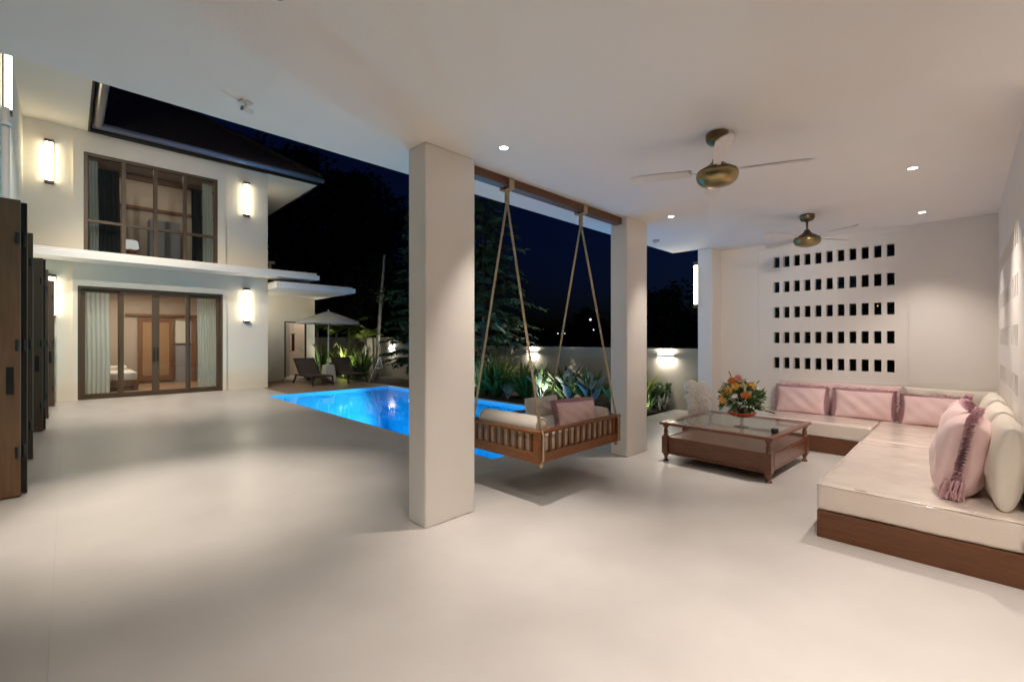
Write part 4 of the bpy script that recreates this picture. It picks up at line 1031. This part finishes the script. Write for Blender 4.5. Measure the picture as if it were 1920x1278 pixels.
def broad(x, y, h, r, nn, leaf, label, seed, squash=.8, tr=.22, gap=9):
    rr = random.Random(seed); t = thing('broadleaf_tree', label, 'tree', (x, y, -.12), 0, 'dark trees beyond the boundary')
    st = MB(); st.tube([(0, 0, 0), (.2, .1, h*.3), (.1, -.1, h*.55)], [tr, tr*.8, tr*.55], 9)
    cl = []
    for i in range(gap):
        a = rr.uniform(0, 6.283); k = rr.uniform(.2, 1)**.6; zz = rr.uniform(.38, .95)
        wid = math.sin(min(1, (zz - .2)/.8)*math.pi)**.5
        c_ = Vector((math.cos(a)*r*k*wid, math.sin(a)*r*k*wid, h*zz)); cl.append((c_, r*rr.uniform(.22, .42)))
        st.tube([(.15, 0, h*.32), c_*.5 + Vector((0, 0, h*.15)), c_], [tr*.4, tr*.22, tr*.08], 6)
    st.build('trunk', 'bark', t, smooth=True)
    mb = MB()
    for i in range(nn):
        c_, q = rr.choice(cl)
        while True:
            v = Vector((rr.uniform(-1, 1), rr.uniform(-1, 1), rr.uniform(-1, 1)))
            if v.length < 1: break
        p_ = c_ + Vector((v.x*q, v.y*q, v.z*q*squash))
        mb.leaf(p_, (rr.uniform(-1, 1), rr.uniform(-1, 1), rr.uniform(-1, .6)), (rr.uniform(-.5, .5), rr.uniform(-.5, .5), 1), leaf*rr.uniform(.6, 1.4), leaf*.5*rr.uniform(.6, 1.3), .5)
    mb.build('crown', 'leaf_dark', t)
broad(15.2, 36, 15.5, 5.6, 6500, .55, 'huge dark tree behind the annexe, beside the roof corner', 90, gap=30)
broad(20.0, 34, 13.0, 5.0, 5500, .5, 'huge dark tree rising above the leaning bare pole', 91, gap=26)
broad(10.5, 38, 17.5, 4.6, 4500, .55, 'tall dark tree behind the house roof', 92, gap=22)
broad(24.5, 30, 9.5, 4.0, 4000, .45, 'dark tree behind the near column', 93, gap=22)
broad(17.0, 8.6, 3.6, 1.9, 2600, .26, 'dark bushy tree beyond the wall between right column and pier', 94, gap=16, tr=.12)
broad(12.6, 24.5, 6.0, 2.9, 3600, .34, 'dark lower tree behind the slim palms', 95, gap=18, tr=.16)
rr = random.Random(18); t = thing('hedge', 'dark hedge added outside to darken the slots of the back wall', 'hedge', (10.2, 1.2, -.12))  # added behind the slots to hide the sky and keep them black
mb = MB()
for i in range(2600):
    mb.leaf((rr.uniform(-.5, .5), rr.uniform(-2.6, 1.6), rr.random()**.8*3.6), (rr.uniform(-1, 1), rr.uniform(-1, 1), rr.uniform(-.4, 1)), (0, 0, 1), .34, .2)
mb.build('foliage', 'leaf_dark', t)
mb = MB()
for i in range(7): mb.tube([(0, -2.3 + i*.6, 0), (rr.uniform(-.1, .1), -2.3 + i*.6, 2.9)], .05, 6)
mb.build('stems', 'bark', t)['kind'] = 'stuff'
# treeline far off
rr = random.Random(8); mb = MB()
for i in range(5200):
    a = R(rr.uniform(4, 78)); d = rr.uniform(58, 74); hh = (2.6 + 1.4*math.sin(a*23) + 1.0*math.sin(a*51 + 1))*rr.random()**.6
    mb.leaf((d*math.cos(a), d*math.sin(a), hh), (rr.uniform(-1, 1), rr.uniform(-1, 1), rr.uniform(-.5, 1)), (0, 0, 1), 1.6*rr.uniform(.6, 1.3), .9, .5)
tag(mb.build('treeline', 'leaf_dark'), kind='stuff')
# distant lamps
def far_lamp(az_u, v, dist, m, r, label):
    k = (az_u - 960)/840; cth, sth = math.cos(TH), math.sin(TH)
    z = dist; x = k*z; X = z*cth + x*sth; Y = z*sth - x*cth; Zz = 1.4 - (v - 637)/840*z
    t = thing('distant_lamp', label, 'lamp', (X, Y, -.12), 0, 'tiny lamps far beyond the wall')
    MB().tube([(0, 0, 0), (0, 0, Zz + .12 - r)], .05, 6).build('post', 'dark_frame', t)
    MB().blob((0, 0, Zz + .12), (r, r, r), 10, 7).build('bulb', m, t, smooth=True)
far_lamp(1107, 599, 52, 'lamp_far', .13, 'brightest tiny lamp far away between the right swing ropes')
far_lamp(1113, 618, 50, 'lamp_far', .075, 'tiny lamp far away just below the brightest one')
far_lamp(1046, 625, 55, 'lamp_far', .075, 'tiny lamp far away left of the rear right swing rope')
far_lamp(1059, 625, 55, 'lamp_far', .06, 'faint tiny lamp far away touching the rear right swing rope')
far_lamp(1214, 606, 50, 'lamp_far', .10, 'tiny lamp far away right of the right column')
far_lamp(1477, 588, 20, 'far_lit_plant', .09, 'yellow glowing ball for a lit plant, seen through the second slot of the third row')  # glowing balls stand in for lit yellow plants beyond the slots
far_lamp(1648, 576, 20, 'far_lit_plant', .12, 'yellow glowing ball for a lit plant, seen through a right-hand slot of the third row')
